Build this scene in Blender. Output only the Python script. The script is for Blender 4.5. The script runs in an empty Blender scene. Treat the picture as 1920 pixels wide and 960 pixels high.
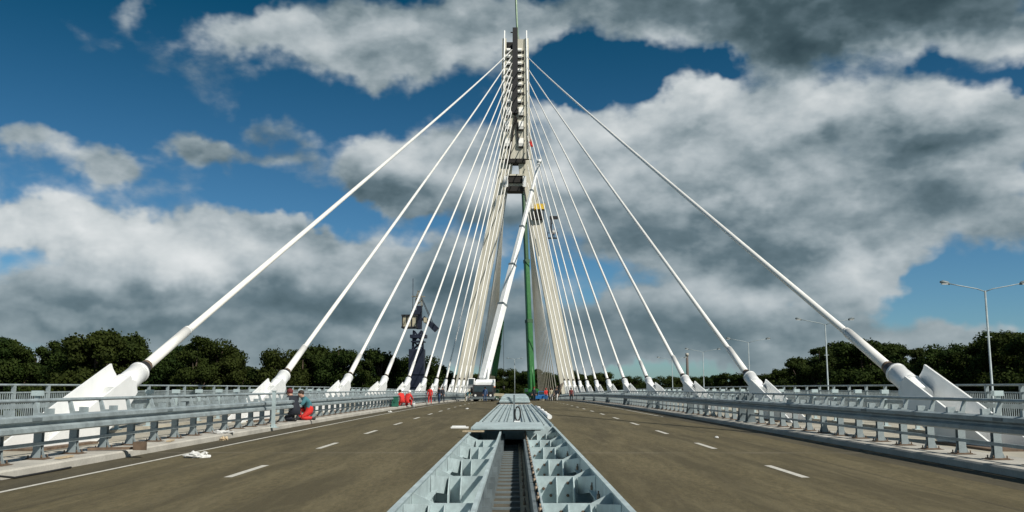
import bpy, bmesh, math, random
from mathutils import Vector, Matrix
random.seed(7)
R = math.radians
C = bpy.context.scene.collection

# ------------------------------------------------------------------ camera
F, HZ, VX, EYE = 1700.0, 720.0, 968.0, 1.45
PITCH = math.atan((HZ-480)/F)
YAW = math.atan((VX-960)/F*math.cos(PITCH))
cam_d = bpy.data.cameras.new('camera'); cam = bpy.data.objects.new('camera', cam_d); C.objects.link(cam)
cam_d.sensor_width = 36; cam_d.lens = 36*F/1920; cam_d.clip_end = 20000; cam_d.clip_start = 0.1
cam.location = (0, 0, EYE)
CM = Matrix.Rotation(YAW, 4, 'Z') @ Matrix.Rotation(math.pi/2+PITCH, 4, 'X')
cam.rotation_euler = CM.to_euler()
bpy.context.scene.camera = cam
C3 = CM.to_3x3()
def ray(x, y):
    return (C3 @ Vector(((x-960)/F, (480-y)/F, -1))).normalized()
def at(x, y, Y):                       # point of the plane Y seen at photo pixel
    d = ray(x, y); t = Y/d.y
    return Vector((0, 0, EYE)) + d*t

# ------------------------------------------------------------------ light
SAZ, SEL = R(131), R(43)
sc = bpy.context.scene
sc.view_settings.view_transform = 'Standard'; sc.view_settings.look = 'None'
sc.view_settings.gamma = 1; sc.view_settings.use_curve_mapping = False
sc.view_settings.exposure = 0.05
svec = Vector((math.sin(SAZ)*math.cos(SEL), math.cos(SAZ)*math.cos(SEL), math.sin(SEL)))
sl = bpy.data.lights.new('sun', 'SUN'); sl.energy = 4.9; sl.angle = R(0.5); sl.color = (1.0, .95, .86)
so = bpy.data.objects.new('sun', sl); C.objects.link(so)
so.rotation_euler = (-svec).to_track_quat('-Z', 'Y').to_euler()

class N:
    """tiny node-graph helper"""
    def __init__(s, tree): s.t = tree; s.l = tree.links
    def new(s, typ, **k):
        n = s.t.nodes.new(typ)
        for a, b in k.items(): setattr(n, a, b)
        return n
    def put(s, inp, v):
        if isinstance(v, bpy.types.NodeSocket): s.l.new(v, inp)
        else: inp.default_value = v
    def m(s, op, a, b=0.0, c=0.0, clamp=False):
        n = s.new('ShaderNodeMath', operation=op); n.use_clamp = clamp
        s.put(n.inputs[0], a); s.put(n.inputs[1], b)
        if op in ('MULTIPLY_ADD',): s.put(n.inputs[2], c)
        return n.outputs[0]
    def v(s, op, a, b=(0, 0, 0)):
        n = s.new('ShaderNodeVectorMath', operation=op)
        s.put(n.inputs[0], a)
        if op != 'LENGTH': s.put(n.inputs[1], b)
        return n.outputs['Value'] if op in ('LENGTH', 'DOT_PRODUCT') else n.outputs[0]
    def rng(s, x, a, b, c=0.0, d=1.0, kind='LINEAR'):
        n = s.new('ShaderNodeMapRange', interpolation_type=kind)
        for i, q in zip(n.inputs, (x, a, b, c, d)): s.put(i, q)
        return n.outputs[0]
    def noise(s, vec, scale, detail=4, rough=.5, dist=0.0):
        n = s.new('ShaderNodeTexNoise')
        if vec is not None: s.put(n.inputs['Vector'], vec)
        s.put(n.inputs['Scale'], scale); s.put(n.inputs['Detail'], detail)
        s.put(n.inputs['Roughness'], rough); s.put(n.inputs['Distortion'], dist)
        return n
    def mix(s, f, a, b, blend='MIX'):
        n = s.new('ShaderNodeMix', data_type='RGBA', blend_type=blend)
        s.put(n.inputs[0], f); s.put(n.inputs[6], a); s.put(n.inputs[7], b)
        return n.outputs[2]

SKYLO = (.38, .60, .76, 1); SKYHI = (.0, .27, .33, 1)
def build_world():
    w = bpy.data.worlds.new('World'); sc.world = w; w.use_nodes = True
    t = w.node_tree; t.nodes.clear(); g = N(t)
    out = g.new('ShaderNodeOutputWorld'); bg = g.new('ShaderNodeBackground'); bg.inputs['Strength'].default_value = .10
    t.links.new(bg.outputs[0], out.inputs[0])
    sky = g.new('ShaderNodeTexSky', sky_type='NISHITA'); sky.sun_disc = False
    sky.sun_elevation = SEL; sky.sun_rotation = SAZ; sky.altitude = 100; sky.air_density = 1; sky.dust_density = .3; sky.ozone_density = 3
    tc = g.new('ShaderNodeTexCoord').outputs['Generated']
    sz = g.new('ShaderNodeSeparateXYZ'); g.put(sz.inputs[0], tc)
    tint = g.mix(1.0, sky.outputs[0], g.mix(g.rng(sz.outputs[2], .05, .42), SKYLO, SKYHI), 'MULTIPLY')
    # slow warp of the direction so cloud rims come out ragged
    wn = g.noise(tc, 6.0, 5, .6).outputs['Color']
    wv = g.v('MULTIPLY', g.v('SUBTRACT', wn, (.5, .5, .5)), (.20, .20, .13))
    d = g.v('ADD', tc, wv)
    sp = g.new('ShaderNodeSeparateXYZ'); g.put(sp.inputs[0], d)
    az = g.m('MULTIPLY', g.m('ARCTAN2', sp.outputs[0], sp.outputs[1]), 57.2958)
    el = g.m('MULTIPLY', g.m('ARCSINE', g.m('MINIMUM', g.m('MAXIMUM', sp.outputs[2], -.999), .999)), 57.2958)
    cb = g.new('ShaderNodeCombineXYZ'); g.put(cb.inputs[0], az); g.put(cb.inputs[1], el); p = cb.outputs[0]
    def deg(x, y):
        q = ray(x, y); return math.degrees(math.atan2(q.x, q.y)), math.degrees(math.asin(q.z))
    def field(blobs, start):
        acc = start
        for (x, y, rx, ry, wt) in blobs:
            a, e = deg(x, y); a2, _ = deg(x+rx, y); _, e2 = deg(x, y-ry)
            sx, sy = 1/max(.3, abs(a2-a)), 1/max(.3, abs(e2-e))
            r = g.v('LENGTH', g.v('MULTIPLY', g.v('SUBTRACT', p, (a, e, 0)), (sx, sy, 0)))
            acc = g.m('ADD', acc, g.rng(r, 1.25, .1, 0, wt, 'SMOOTHSTEP'))
        return acc
    # generic cover for the rest of the sky, none of its own inside the view
    inview = g.m('MULTIPLY', g.rng(g.m('ABSOLUTE', az), 34, 46, 0, 1), 1.0)
    gen = g.m('MULTIPLY', g.rng(g.noise(tc, 1.6, 2, .5).outputs[0], .42, .6, 0, .8), inview)
    stretch = g.v('MULTIPLY', tc, (1, 1, 1.7))
    n1 = g.noise(stretch, 8.0, 8, .52, .1).outputs[0]
    off = g.v('ADD', stretch, (.016, -.004, .034))
    n2 = g.noise(off, 8.0, 5, .50, .1).outputs[0]
    A = field(CLOUDS, gen)
    def vor(vec):
        v_ = g.new('ShaderNodeTexVoronoi', feature='F1'); v_.normalize = True
        g.put(v_.inputs['Vector'], vec); v_.inputs['Scale'].default_value = 8.5; v_.inputs['Detail'].default_value = 2; v_.inputs['Roughness'].default_value = .5
        return v_.outputs['Distance']
    w2 = g.v('MULTIPLY', g.v('SUBTRACT', g.noise(stretch, 22, 3, .6).outputs['Color'], (.5, .5, .5)), (.07, .07, .07))
    v1 = vor(g.v('ADD', stretch, w2)); v2 = vor(g.v('ADD', g.v('ADD', stretch, w2), (.012, -.002, .030)))
    dens = g.m('ADD', A, g.m('MULTIPLY', g.m('SUBTRACT', n1, .5), 2.1))
    dens = g.m('ADD', dens, g.m('MULTIPLY', g.m('SUBTRACT', .34, v1), 1.25))
    alpha = g.rng(dens, .22, .84, 0, 1, 'SMOOTHSTEP')
    core = g.rng(dens, .5, 1.5, 0, 1)
    B = field(SHADE, .63)
    rel = g.m('MULTIPLY', g.m('SUBTRACT', n1, n2), 1.9)
    l1 = g.noise(stretch, 3.6, 3, .5).outputs[0]; l2 = g.noise(g.v('ADD', stretch, (.03, 0, .07)), 3.6, 3, .5).outputs[0]
    rel = g.m('ADD', rel, g.m('MULTIPLY', g.m('SUBTRACT', v2, v1), 1.25))
    rel = g.m('ADD', rel, g.m('MULTIPLY', g.m('SUBTRACT', l1, l2), 1.3))
    rel = g.m('MULTIPLY', rel, g.rng(el, 1, 12, .45, 1.0))
    br = g.m('ADD', g.m('SUBTRACT', B, g.m('MULTIPLY', core, .10)), rel)
    n3 = g.noise(stretch, 30, 5, .6).outputs[0]
    br = g.m('ADD', br, g.m('MULTIPLY', g.m('SUBTRACT', n3, .5), .10))
    ramp = g.new('ShaderNodeValToRGB'); g.put(ramp.inputs[0], g.rng(br, -.4, 1.5))
    e = ramp.color_ramp.elements
    cols = [(0.0, (.030, .055, .068)), (.21, (.060, .098, .115)), (.37, (.125, .178, .205)), (.50, (.250, .310, .338)), (.64, (.42, .475, .50)), (.80, (.60, .64, .65)), (1.0, (.80, .82, .82))]
    while len(e) < len(cols): e.new(.5)
    for el_, (q, c) in zip(e, cols): el_.position = q; el_.color = (*c, 1)
    cloud = g.mix(1.0, ramp.outputs[0], (10, 10, 10, 1), 'MULTIPLY')
    lp = g.mix(g.m('MULTIPLY', alpha, .97), tint, cloud)
    t.links.new(lp, bg.inputs[0])
    w.cycles.sampling_method = 'MANUAL'; w.cycles.sample_map_resolution = 512

# x, y, rx, ry (photo pixels turned into sky azimuth / elevation), weight
CLOUDS = [
 (650, 60, 230, 95, .85), (470, 50, 150, 60, .6), (235, 15, 70, 60, .45), (730, 110, 110, 60, .6), (860, 60, 190, 90, .8),
 (1060, 40, 230, 70, .8), (1300, 30, 260, 80, .9), (1620, 30, 330, 110, 1.1), (1880, 50, 160, 90, .9),
 (1010, 270, 150, 110, .7), (1130, 250, 170, 90, .9), (1270, 180, 90, 80, .8), (1400, 230, 220, 120, .9), (1620, 220, 200, 110, .85), (1760, 250, 120, 90, .7),
 (1200, 420, 280, 150, 1.1), (1500, 400, 320, 170, 1.2), (1800, 340, 230, 120, 1.1), (1640, 520, 130, 70, .9), (1450, 530, 260, 80, .9),
 (820, 255, 150, 90, .9), (740, 300, 110, 80, .8), (880, 360, 200, 80, .85), (760, 350, 100, 60, .6),
 (60, 246, 72, 32, .72), (185, 292, 95, 46, .80), (340, 262, 60, 34, .6), (420, 290, 90, 38, .75), (550, 232, 62, 38, .5), (540, 285, 80, 28, .42),
 (110, 430, 190, 72, 1.0), (30, 430, 130, 55, .7), (330, 470, 230, 75, 1.0), (520, 455, 160, 55, .8), (560, 430, 60, 34, .4), (720, 470, 200, 65, .85), (880, 480, 160, 60, .6),
 (250, 560, 600, 90, 1.1), (700, 570, 340, 90, .9), (1000, 560, 300, 60, .45), (300, 660, 900, 80, .9), (1000, 670, 900, 70, .75), (1620, 650, 420, 60, .8), (1850, 620, 120, 40, .5), (1250, 645, 380, 80, 1.7), (1550, 600, 260, 40, .5), (1950, 420, 150, 60, .7), (1900, 250, 90, 60, .6), (1200, 620, 260, 60, .5),
 (1085, 145, 120, 55, -1.3), (1320, 92, 70, 32, -.55), (1900, 170, 70, 42, -.8), (1740, 130, 40, 26, -.4), (1850, 500, 140, 36, -1.3), (1750, 545, 170, 22, -.3),
 (560, 375, 160, 38, -.5), (960, 500, 60, 55, -.45), (830, 400, 60, 26, -.3), (1120, 520, 60, 40, -.35),
]
SHADE = [
 (1600, 30, 380, 105, -.86), (1850, 20, 200, 70, -.25), (1250, 10, 220, 60, -.32), (1000, 20, 220, 60, -.12), (700, 90, 200, 90, .06), (600, 60, 300, 100, .03),
 (1260, 140, 120, 80, .42), (1520, 250, 150, 60, .14), (1130, 230, 180, 60, .22), (1400, 200, 240, 90, .32), (1640, 200, 220, 90, .34), (1250, 330, 200, 60, .10), (1820, 190, 110, 70, .25),
 (1060, 330, 150, 120, .10), (1450, 440, 520, 70, -.24), (1250, 480, 250, 60, -.08), (1660, 390, 280, 50, -.04), (1350, 330, 420, 110, .12), (1880, 300, 150, 80, .22), (1750, 210, 60, 60, .1),
 (1600, 520, 200, 60, .42), (1500, 250, 140, 50, .12), (1380, 545, 180, 30, .12), (1300, 460, 110, 26, .2),
 (800, 205, 140, 50, .30), (760, 310, 130, 60, -.06), (880, 330, 140, 45, .08), (860, 390, 120, 30, -.1),
 (185, 292, 400, 80, -.03), (550, 260, 90, 60, -.2),
 (110, 420, 220, 75, .56), (330, 455, 240, 60, .50), (450, 505, 170, 50, .42), (250, 500, 250, 40, .15), (560, 420, 50, 25, .35), (760, 440, 180, 30, .18), (20, 430, 120, 50, .3),
 (300, 585, 700, 55, -.24), (1500, 655, 500, 40, .10), (800, 530, 250, 50, -.12), (700, 620, 900, 80, -.08), (200, 590, 260, 16, .2), (620, 600, 200, 16, .12), (1300, 650, 900, 60, -.16),
]
build_world()

# ------------------------------------------------------------------ materials
MATS = {}
def mat(name, col, rough=.6, metal=0.0, var=.15, scale=3.0, col2=None, bump=0.0, bscale=40, stretch=(1, 1, 1), spec=.5, fine=0.0, fscale=120):
    if name in MATS: return MATS[name]
    m = bpy.data.materials.new(name); m.use_nodes = True; t = m.node_tree; g = N(t)
    b = t.nodes['Principled BSDF']; b.inputs['Roughness'].default_value = rough; b.inputs['Metallic'].default_value = metal
    b.inputs['Specular IOR Level'].default_value = spec
    co = g.v('MULTIPLY', g.new('ShaderNodeTexCoord').outputs['Object'], stretch)
    f = g.noise(co, scale, 6, .6).outputs[0]
    c1 = tuple(x*(1-var) for x in col)+(1,); c2 = (tuple(x*(1+var) for x in col) if col2 is None else col2)+(1,)
    k = g.rng(f, .36, .64)
    c = g.mix(k, c1, c2)
    if fine:
        f2 = g.noise(co, fscale, 3, .7).outputs[0]
        c = g.mix(g.rng(f2, .3, .7, 0, fine), c, (c1[0]*.3, c1[1]*.3, c1[2]*.3, 1))
    g.put(b.inputs['Base Color'], c)
    g.put(b.inputs['Roughness'], g.rng(f, .3, .7, rough*.85, min(1, rough*1.15)))
    if bump:
        bn = g.new('ShaderNodeBump'); bn.inputs['Strength'].default_value = bump; bn.inputs['Distance'].default_value = .02
        g.put(bn.inputs['Height'], g.noise(co, bscale, 5, .6).outputs[0]); g.put(b.inputs['Normal'], bn.outputs[0])
    MATS[name] = m; return m
galv = mat('galvanised_steel', (.31, .365, .38), .5, .12, .22, 2.5, fine=.25, fscale=18)
galv_dark = mat('dark_and_shaded_steel', (.14, .17, .18), .55, .1, .2, 3)
galv_lt = mat('pale_zinc_steel', (.44, .53, .54), .5, .06, .16, 2.2, fine=.22, fscale=9)
white = mat('white_paint', (.82, .83, .82), .38, 0, .05, 1.5, fine=.07, fscale=1.6)
cablew = mat('white_sheath', (.80, .79, .75), .4, 0, .04, 1)
black = mat('black_rubber', (.02, .02, .02), .6, 0, .2, 5)
dark = mat('dark_machine_steel', (.018, .018, .02), .7, 0, .3, 4)
rustm = mat('rusty_steel', (.13, .09, .06), .8, 0, .35, 6)
wood = mat('plank_wood', (.45, .36, .24), .8, 0, .2, 6, stretch=(6, .6, 1))
conc = mat('pale_concrete', (.45, .43, .38), .85, 0, .14, 1.1, bump=.25, fine=.25, fscale=25)
concp = mat('pylon_concrete', (.62, .59, .49), .8, 0, .12, .5, stretch=(1, 1, .25), fine=.2, fscale=3)
concd = mat('shaded_pylon_steel', (.016, .014, .012), .8, 0, .3, 2)  # near-black carries the shade of slot, recesses and beam undersides in its colour
orange = mat('orange_paint', (.7, .2, .03), .5); yellow = mat('yellow_paint', (.75, .5, .05), .5)
green = mat('green_crane_paint', (.018, .13, .028), .4, 0, .12, 2); greend = mat('dark_green_paint', (.012, .07, .02), .45, 0, .2, 2)
redc = mat('red_cloth', (.55, .025, .02), .85, 0, .18, 8); navyc = mat('navy_cloth', (.014, .017, .026), .9, 0, .2, 8)
tealc = mat('teal_cloth', (.05, .16, .19), .9, 0, .2, 8); whitec = mat('white_cloth', (.6, .6, .58), .9, 0, .1, 8)
maroonc = mat('maroon_cloth', (.14, .025, .025), .9, 0, .2, 8); jeansc = mat('blue_cloth', (.04, .08, .17), .9, 0, .2, 8)
skinm = mat('skin', (.42, .24, .17), .6, 0, .06, 8); hairm = mat('dark_hair', (.03, .018, .012), .8, 0, .2, 20)
redp = mat('red_plastic', (.6, .03, .02), .4); bluep = mat('blue_paint', (.02, .14, .38), .4, 0, .1, 2)
navyp = mat('navy_crane_paint', (.010, .015, .032), .55, 0, .25, 1.5); beige = mat('cream_paint', (.42, .38, .27), .6, 0, .15, 1)
glass = mat('dark_glass', (.03, .045, .05), .08, 0, .1, 2, spec=.8)
lampw = mat('lamp_lens', (.75, .75, .72), .25)
greenbox = mat('green_plastic', (.02, .12, .08), .5)
paint = mat('road_paint', (.62, .60, .53), .8, 0, .1, 5, fine=.45, fscale=14)

def asphalt():
    m = bpy.data.materials.new('asphalt'); m.use_nodes = True; g = N(m.node_tree); b = m.node_tree.nodes['Principled BSDF']
    co = g.new('ShaderNodeTexCoord').outputs['Object']
    big = g.noise(g.v('MULTIPLY', co, (1, .10, 1)), .9, 5, .6, .4).outputs[0]
    mid = g.noise(g.v('MULTIPLY', co, (.8, .25, 1)), .8, 6, .65).outputs[0]
    fine = g.noise(co, 45, 3, .75).outputs[0]; grit = g.noise(co, 210, 2, .7).outputs[0]
    c = g.mix(g.rng(big, .42, .58), (.092, .074, .035, 1), (.160, .130, .064, 1))
    c = g.mix(g.rng(mid, .45, .8, 0, .35), c, (.172, .143, .082, 1))
    mott = g.noise(g.v('MULTIPLY', co, (1, .28, 1)), 13, 5, .78).outputs[0]
    c = g.mix(g.rng(mott, .42, .60, 0, .7), c, (.074, .060, .026, 1))
    m3 = g.noise(g.v('MULTIPLY', co, (1.3, .13, 1)), 2.1, 5, .65, .8).outputs[0]
    c = g.mix(g.rng(m3, .48, .66, 0, .42), c, (.215, .180, .098, 1))
    c = g.mix(g.rng(fine, .35, .7, 0, .55), c, (.035, .031, .022, 1))
    c = g.mix(g.rng(grit, .55, .8, 0, .6), c, (.24, .22, .17, 1))
    # strips: darker asphalt between the edge line and the kerb, tyre polish in the lanes
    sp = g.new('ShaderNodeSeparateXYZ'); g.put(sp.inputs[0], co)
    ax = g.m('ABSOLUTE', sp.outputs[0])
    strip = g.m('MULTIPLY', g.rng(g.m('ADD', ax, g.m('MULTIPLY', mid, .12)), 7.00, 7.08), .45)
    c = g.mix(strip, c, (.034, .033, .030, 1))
    seam = g.m('SUBTRACT', 1.0, g.rng(g.m('ABSOLUTE', g.m('SUBTRACT', ax, 5.85)), .015, .05))
    c = g.mix(g.m('MULTIPLY', seam, .35), c, (.02, .018, .014, 1))
    # fine transverse day joints
    jm = g.m('PINGPONG', g.m('ADD', sp.outputs[1], 3.0), 11.5)
    jn = g.m('SUBTRACT', 1.0, g.rng(jm, .03, .11))
    c = g.mix(g.m('MULTIPLY', jn, g.rng(mid, .4, .65, .1, .7)), c, (.23, .21, .16, 1))
    g.put(b.inputs['Base Color'], c); b.inputs['Roughness'].default_value = .82; b.inputs['Specular IOR Level'].default_value = .3
    bn = g.new('ShaderNodeBump'); bn.inputs['Strength'].default_value = .5; bn.inputs['Distance'].default_value = .01
    g.put(bn.inputs['Height'], fine); g.put(b.inputs['Normal'], bn.outputs[0])
    return m
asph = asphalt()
def leafmat(name, a, b_, c_):
    m = bpy.data.materials.new(name); m.use_nodes = True; g = N(m.node_tree); b = m.node_tree.nodes['Principled BSDF']
    geo = g.new('ShaderNodeNewGeometry'); oi = g.new('ShaderNodeObjectInfo')
    n = g.noise(geo.outputs['Position'], .28, 3, .6).outputs[0]; n2 = g.noise(geo.outputs['Position'], 2.2, 2, .6).outputs[0]
    c = g.mix(g.rng(n, .35, .65), (*a, 1), (*b_, 1)); c = g.mix(g.m('MULTIPLY', oi.outputs['Random'], .55), c, (*c_, 1))
    c = g.mix(g.rng(n2, .35, .7, 0, .5), c, (a[0]*.5, a[1]*.5, a[2]*.5, 1))
    g.put(b.inputs['Base Color'], c); b.inputs['Roughness'].default_value = .75; b.inputs['Specular IOR Level'].default_value = .1
    tr_ = g.new('ShaderNodeBsdfTranslucent'); g.put(tr_.inputs[0], c); ms = g.new('ShaderNodeMixShader'); ms.inputs[0].default_value = .3
    m.node_tree.links.new(b.outputs[0], ms.inputs[1]); m.node_tree.links.new(tr_.outputs[0], ms.inputs[2]); m.node_tree.links.new(ms.outputs[0], m.node_tree.nodes['Material Output'].inputs[0])
    return m
leaf = leafmat('foliage', (.015, .034, .008), (.042, .068, .013), (.058, .062, .013))
bark = mat('bark', (.07, .05, .035), .9, 0, .3, 4)
grass = mat('rough_grass', (.06, .075, .025), .95, 0, .4, .05, col2=(.11, .10, .045))
waterm = mat('river_water', (.03, .045, .04), .08, 0, .2, .02, bump=.15, bscale=.8)

# ------------------------------------------------------------------ mesh helpers
def ddeck(Y):                                     # crowned long profile of the deck
    c = 5.5e-5
    return -c*Y*Y if Y < 203 else -c*203*203-2*c*203*(Y-203)
def box(bm, x0, x1, y0, y1, z0, z1, M=None, mi=0):
    vs = [bm.verts.new(Vector(p) if M is None else M @ Vector(p)) for p in
          ((x0, y0, z0), (x1, y0, z0), (x1, y1, z0), (x0, y1, z0), (x0, y0, z1), (x1, y0, z1), (x1, y1, z1), (x0, y1, z1))]
    for f in ((0, 3, 2, 1), (4, 5, 6, 7), (0, 1, 5, 4), (1, 2, 6, 5), (2, 3, 7, 6), (3, 0, 4, 7)):
        bm.faces.new([vs[i] for i in f]).material_index = mi
    return vs
def prism(bm, pts, d, M=None, mi=0):              # polygon (list of 3D points) pushed along vector d
    d = Vector(d); a = [Vector(p) for p in pts]; b = [p+d for p in a]
    if M is not None: a = [M @ p for p in a]; b = [M @ p for p in b]
    va = [bm.verts.new(p) for p in a]; vb = [bm.verts.new(p) for p in b]; n = len(a)
    bm.faces.new(va[::-1]).material_index = mi; bm.faces.new(vb).material_index = mi
    for i in range(n): bm.faces.new((va[i], va[(i+1) % n], vb[(i+1) % n], vb[i])).material_index = mi
def tube(bm, path, rad, n=8, mi=0, smooth=True, cap=True):
    path = [Vector(p) for p in path]; rad = rad if isinstance(rad, (list, tuple)) else [rad]*len(path)
    rings = []
    for i, p in enumerate(path):
        t = (path[min(i+1, len(path)-1)]-path[max(i-1, 0)]).normalized()
        u = t.orthogonal().normalized() if abs(t.z) > .95 else t.cross(Vector((0, 0, 1))).normalized()
        w = t.cross(u)
        rings.append([bm.verts.new(p+(u*math.cos(2*math.pi*k/n)+w*math.sin(2*math.pi*k/n))*rad[i]) for k in range(n)])
    for a, b in zip(rings, rings[1:]):
        for k in range(n):
            f = bm.faces.new((a[k], a[(k+1) % n], b[(k+1) % n], b[k])); f.smooth = smooth; f.material_index = mi
    if cap:
        bm.faces.new(rings[0][::-1]).material_index = mi; bm.faces.new(rings[-1]).material_index = mi
def beam(bm, a, b, w, h, mi=0):                   # rectangular bar between two points
    a, b = Vector(a), Vector(b); t = (b-a).normalized()
    u = t.cross(Vector((0, 0, 1)))
    u = Vector((1, 0, 0)) if u.length < 1e-3 else u.normalized()
    v = u.cross(t).normalized(); q = []
    for p in (a, b):
        for s1, s2 in ((-1, -1), (1, -1), (1, 1), (-1, 1)): q.append(bm.verts.new(p+u*w/2*s1+v*h/2*s2))
    for f in ((0, 3, 2, 1), (4, 5, 6, 7), (0, 1, 5, 4), (1, 2, 6, 5), (2, 3, 7, 6), (3, 0, 4, 7)):
        bm.faces.new([q[i] for i in f]).material_index = mi
def extr(bm, prof, Ys, smooth=False, mi=0):       # closed (x,z) profile swept along the deck
    rings = [[bm.verts.new((x, Y, z+ddeck(Y))) for x, z in prof] for Y in Ys]; n = len(prof)
    for a, b in zip(rings, rings[1:]):
        for k in range(n):
            f = bm.faces.new((a[k], a[(k+1) % n], b[(k+1) % n], b[k])); f.smooth = smooth; f.material_index = mi
    bm.faces.new(rings[0][::-1]); bm.faces.new(rings[-1])
def fr(a, b, s):
    n = max(1, int(round((b-a)/s))); return [a+(b-a)*i/n for i in range(n+1)]
def obj(name, bm, mats, parent=None, loc=None):
    bmesh.ops.recalc_face_normals(bm, faces=bm.faces[:])
    me = bpy.data.meshes.new(name); bm.to_mesh(me); bm.free()
    for m in (mats if isinstance(mats, (list, tuple)) else [mats]): me.materials.append(m)
    o = bpy.data.objects.new(name, me); C.objects.link(o)
    if loc is not None: o.location = loc
    if parent is not None: o.parent = parent
    return o
def tag(o, label=None, cat=None, group=None, kind=None):
    if label: o['label'] = label
    if cat: o['category'] = cat
    if group: o['group'] = group
    if kind: o['kind'] = kind
    return o
def thing(name, label, cat, loc=(0, 0, 0), group=None, rz=0):
    o = bpy.data.objects.new(name, None); o.empty_display_size = .2; C.objects.link(o); o.location = loc; o.rotation_euler = (0, 0, rz)
    return tag(o, label, cat, group)
def copy_tree(o, parent=None):
    c = o.copy(); C.objects.link(c); c.parent = parent
    for ch in list(o.children): copy_tree(ch, c)
    return c
def B(): return bmesh.new()
ORD = ['nearest', 'second', 'third', 'fourth', 'fifth', 'sixth', 'seventh', 'eighth', 'ninth', 'tenth', 'eleventh', 'twelfth', 'thirteenth', 'fourteenth']
def nth(i, n): return ORD[0] if i == 0 else ('farthest' if i == n-1 else ORD[i])

# ------------------------------------------------------------------ ground, river, deck
bm = B()
GZ = -13.0
xs = [-6000, -1500, -500, -200, -60, 60, 200, 500, 1500, 6000]; ys = [-600, -100, 20, 30, 185, 195, 400, 800, 2000, 8000]
grid = [[bm.verts.new((x, y, GZ if (y <= 20 or y >= 195) else GZ-4)) for x in xs] for y in ys]
for i in range(len(ys)-1):
    for j in range(len(xs)-1): bm.faces.new((grid[i][j], grid[i][j+1], grid[i+1][j+1], grid[i+1][j]))
tag(obj('ground', bm, grass), kind='structure')
bm = B(); vs = [bm.verts.new(p) for p in ((-6000, 21.5, GZ-.6), (6000, 21.5, GZ-.6), (6000, 193.5, GZ-.6), (-6000, 193.5, GZ-.6))]; bm.faces.new(vs)
tag(obj('river', bm, waterm), kind='structure')

DY = fr(-12, 430, 3.4)
KX, MW = 7.9, 1.31        # kerb face, half width of the median opening
MX = -.05
bm = B()
for a, b in ((-KX-.1, MX-MW), (MX+MW, KX+.1)):
    rows = []
    xs_ = [a+(b-a)*i/4 for i in range(5)]
    for Y in DY: rows.append([bm.verts.new((x, Y, ddeck(Y))) for x in xs_])
    for r0, r1 in zip(rows, rows[1:]):
        for j in range(4): bm.faces.new((r0[j], r0[j+1], r1[j+1], r1[j]))
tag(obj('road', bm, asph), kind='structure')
bm = B()                                          # lane dashes and edge lines, 4 mm up
def patch(x0, x1, y0, y1, z=.004):
    Ys = fr(y0, y1, 3.4); rows = [[bm.verts.new((x, Y, ddeck(Y)+z)) for x in (x0, x1)] for Y in Ys]
    for a, b in zip(rows, rows[1:]): bm.faces.new((a[0], a[1], b[1], b[0]))
k = 8.05
while k < 240:
    for s in (-1, 1): patch(s*4.56-.065, s*4.56+.065, k, k+2.2)
    k += 6.6
patch(-7.06, -6.97, -10, 240)
patch(6.97, 7.05, 44, 240)
tag(obj('road_markings', bm, paint), kind='structure')
for s, nm in ((-1, 'pavement'), (1, 'pavement')):
    bm = B()                                      # kerb and the strip carrying the barrier, then the raised walkway
    extr(bm, [(s*KX, -.35), (s*KX, .11), (s*(KX+.03), .14), (s*9.1, .15), (s*9.1, -.35)], DY)
    tag(obj('kerb', bm, conc), kind='structure')
    bm = B(); extr(bm, [(s*9.103, -.35), (s*9.103, .13), (s*11.2, .13), (s*11.2, .22), (s*14.3, .25), (s*14.3, -.35)], DY)
    tag(obj(nm, bm, mat('walkway_concrete', (.40, .37, .30), .85, 0, .18, .6, bump=.2, fine=.2, fscale=20)), kind='structure')
bm = B()
extr(bm, [(-14.3, -.36), (-14.3, -.8), (-8, -2.2), (8, -2.2), (14.3, -.8), (14.3, -.36), (1.36, -.36), (1.36, -.75), (-1.46, -.75), (-1.46, -.36)], DY)
tag(obj('bridge_deck', bm, mat('deck_steel', (.2, .22, .22), .6, .2, .15, 1)), kind='structure')

# ------------------------------------------------------------------ median steel channel
med = thing('steel_channel', 'long open galvanised steel channel of plates and ribs running up the middle of the road', 'steel channel', (MX, 0, 0))
FY = 30.3
Yo = fr(4, FY, 3.0)
for s in (-1, 1):
    bm = B(); extr(bm, [(s*1.29, -.5), (s*1.29, .10), (s*1.25, .10), (s*1.25, .12), (s*1.318, .12), (s*1.318, -.5)], Yo)
    extr(bm, [(s*1.288, -.22), (s*1.20, -.22), (s*1.20, -.205), (s*1.288, -.205)], Yo)
    obj('side_plate', bm, galv_lt, med)
bm = B(); extr(bm, [(-1.3, -.56), (1.3, -.56), (1.3, -.50), (-1.3, -.50)], Yo); obj('floor_plate', bm, galv_lt, med)
bm = B(); extr(bm, [(-.40, -.497), (-.40, -.47), (.11, -.47), (.11, -.497)], Yo)
obj('slot_floor', bm, mat('gritty_slot_floor', (.10, .09, .065), .9, 0, .25, 3, fine=.4, fscale=40), med)
bm = B(); y = 4.0
while y < FY-.5:
    box(bm, .115, .25, y, y+1.12, -.495, -.42+ddeck(y)); y += 1.15
obj('timber_strip', bm, wood, med)
bm = B(); box(bm, -.365, .11, -.03, .03, -.468, -.435); rg0 = obj('rung', bm, galv_dark, med, (0, 4.4, ddeck(4.4)))
for i in range(1, 36):
    y = 4.4+.72*i; o = rg0.copy(); C.objects.link(o); o.parent = med; o.location = (0, y, ddeck(y))
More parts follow.
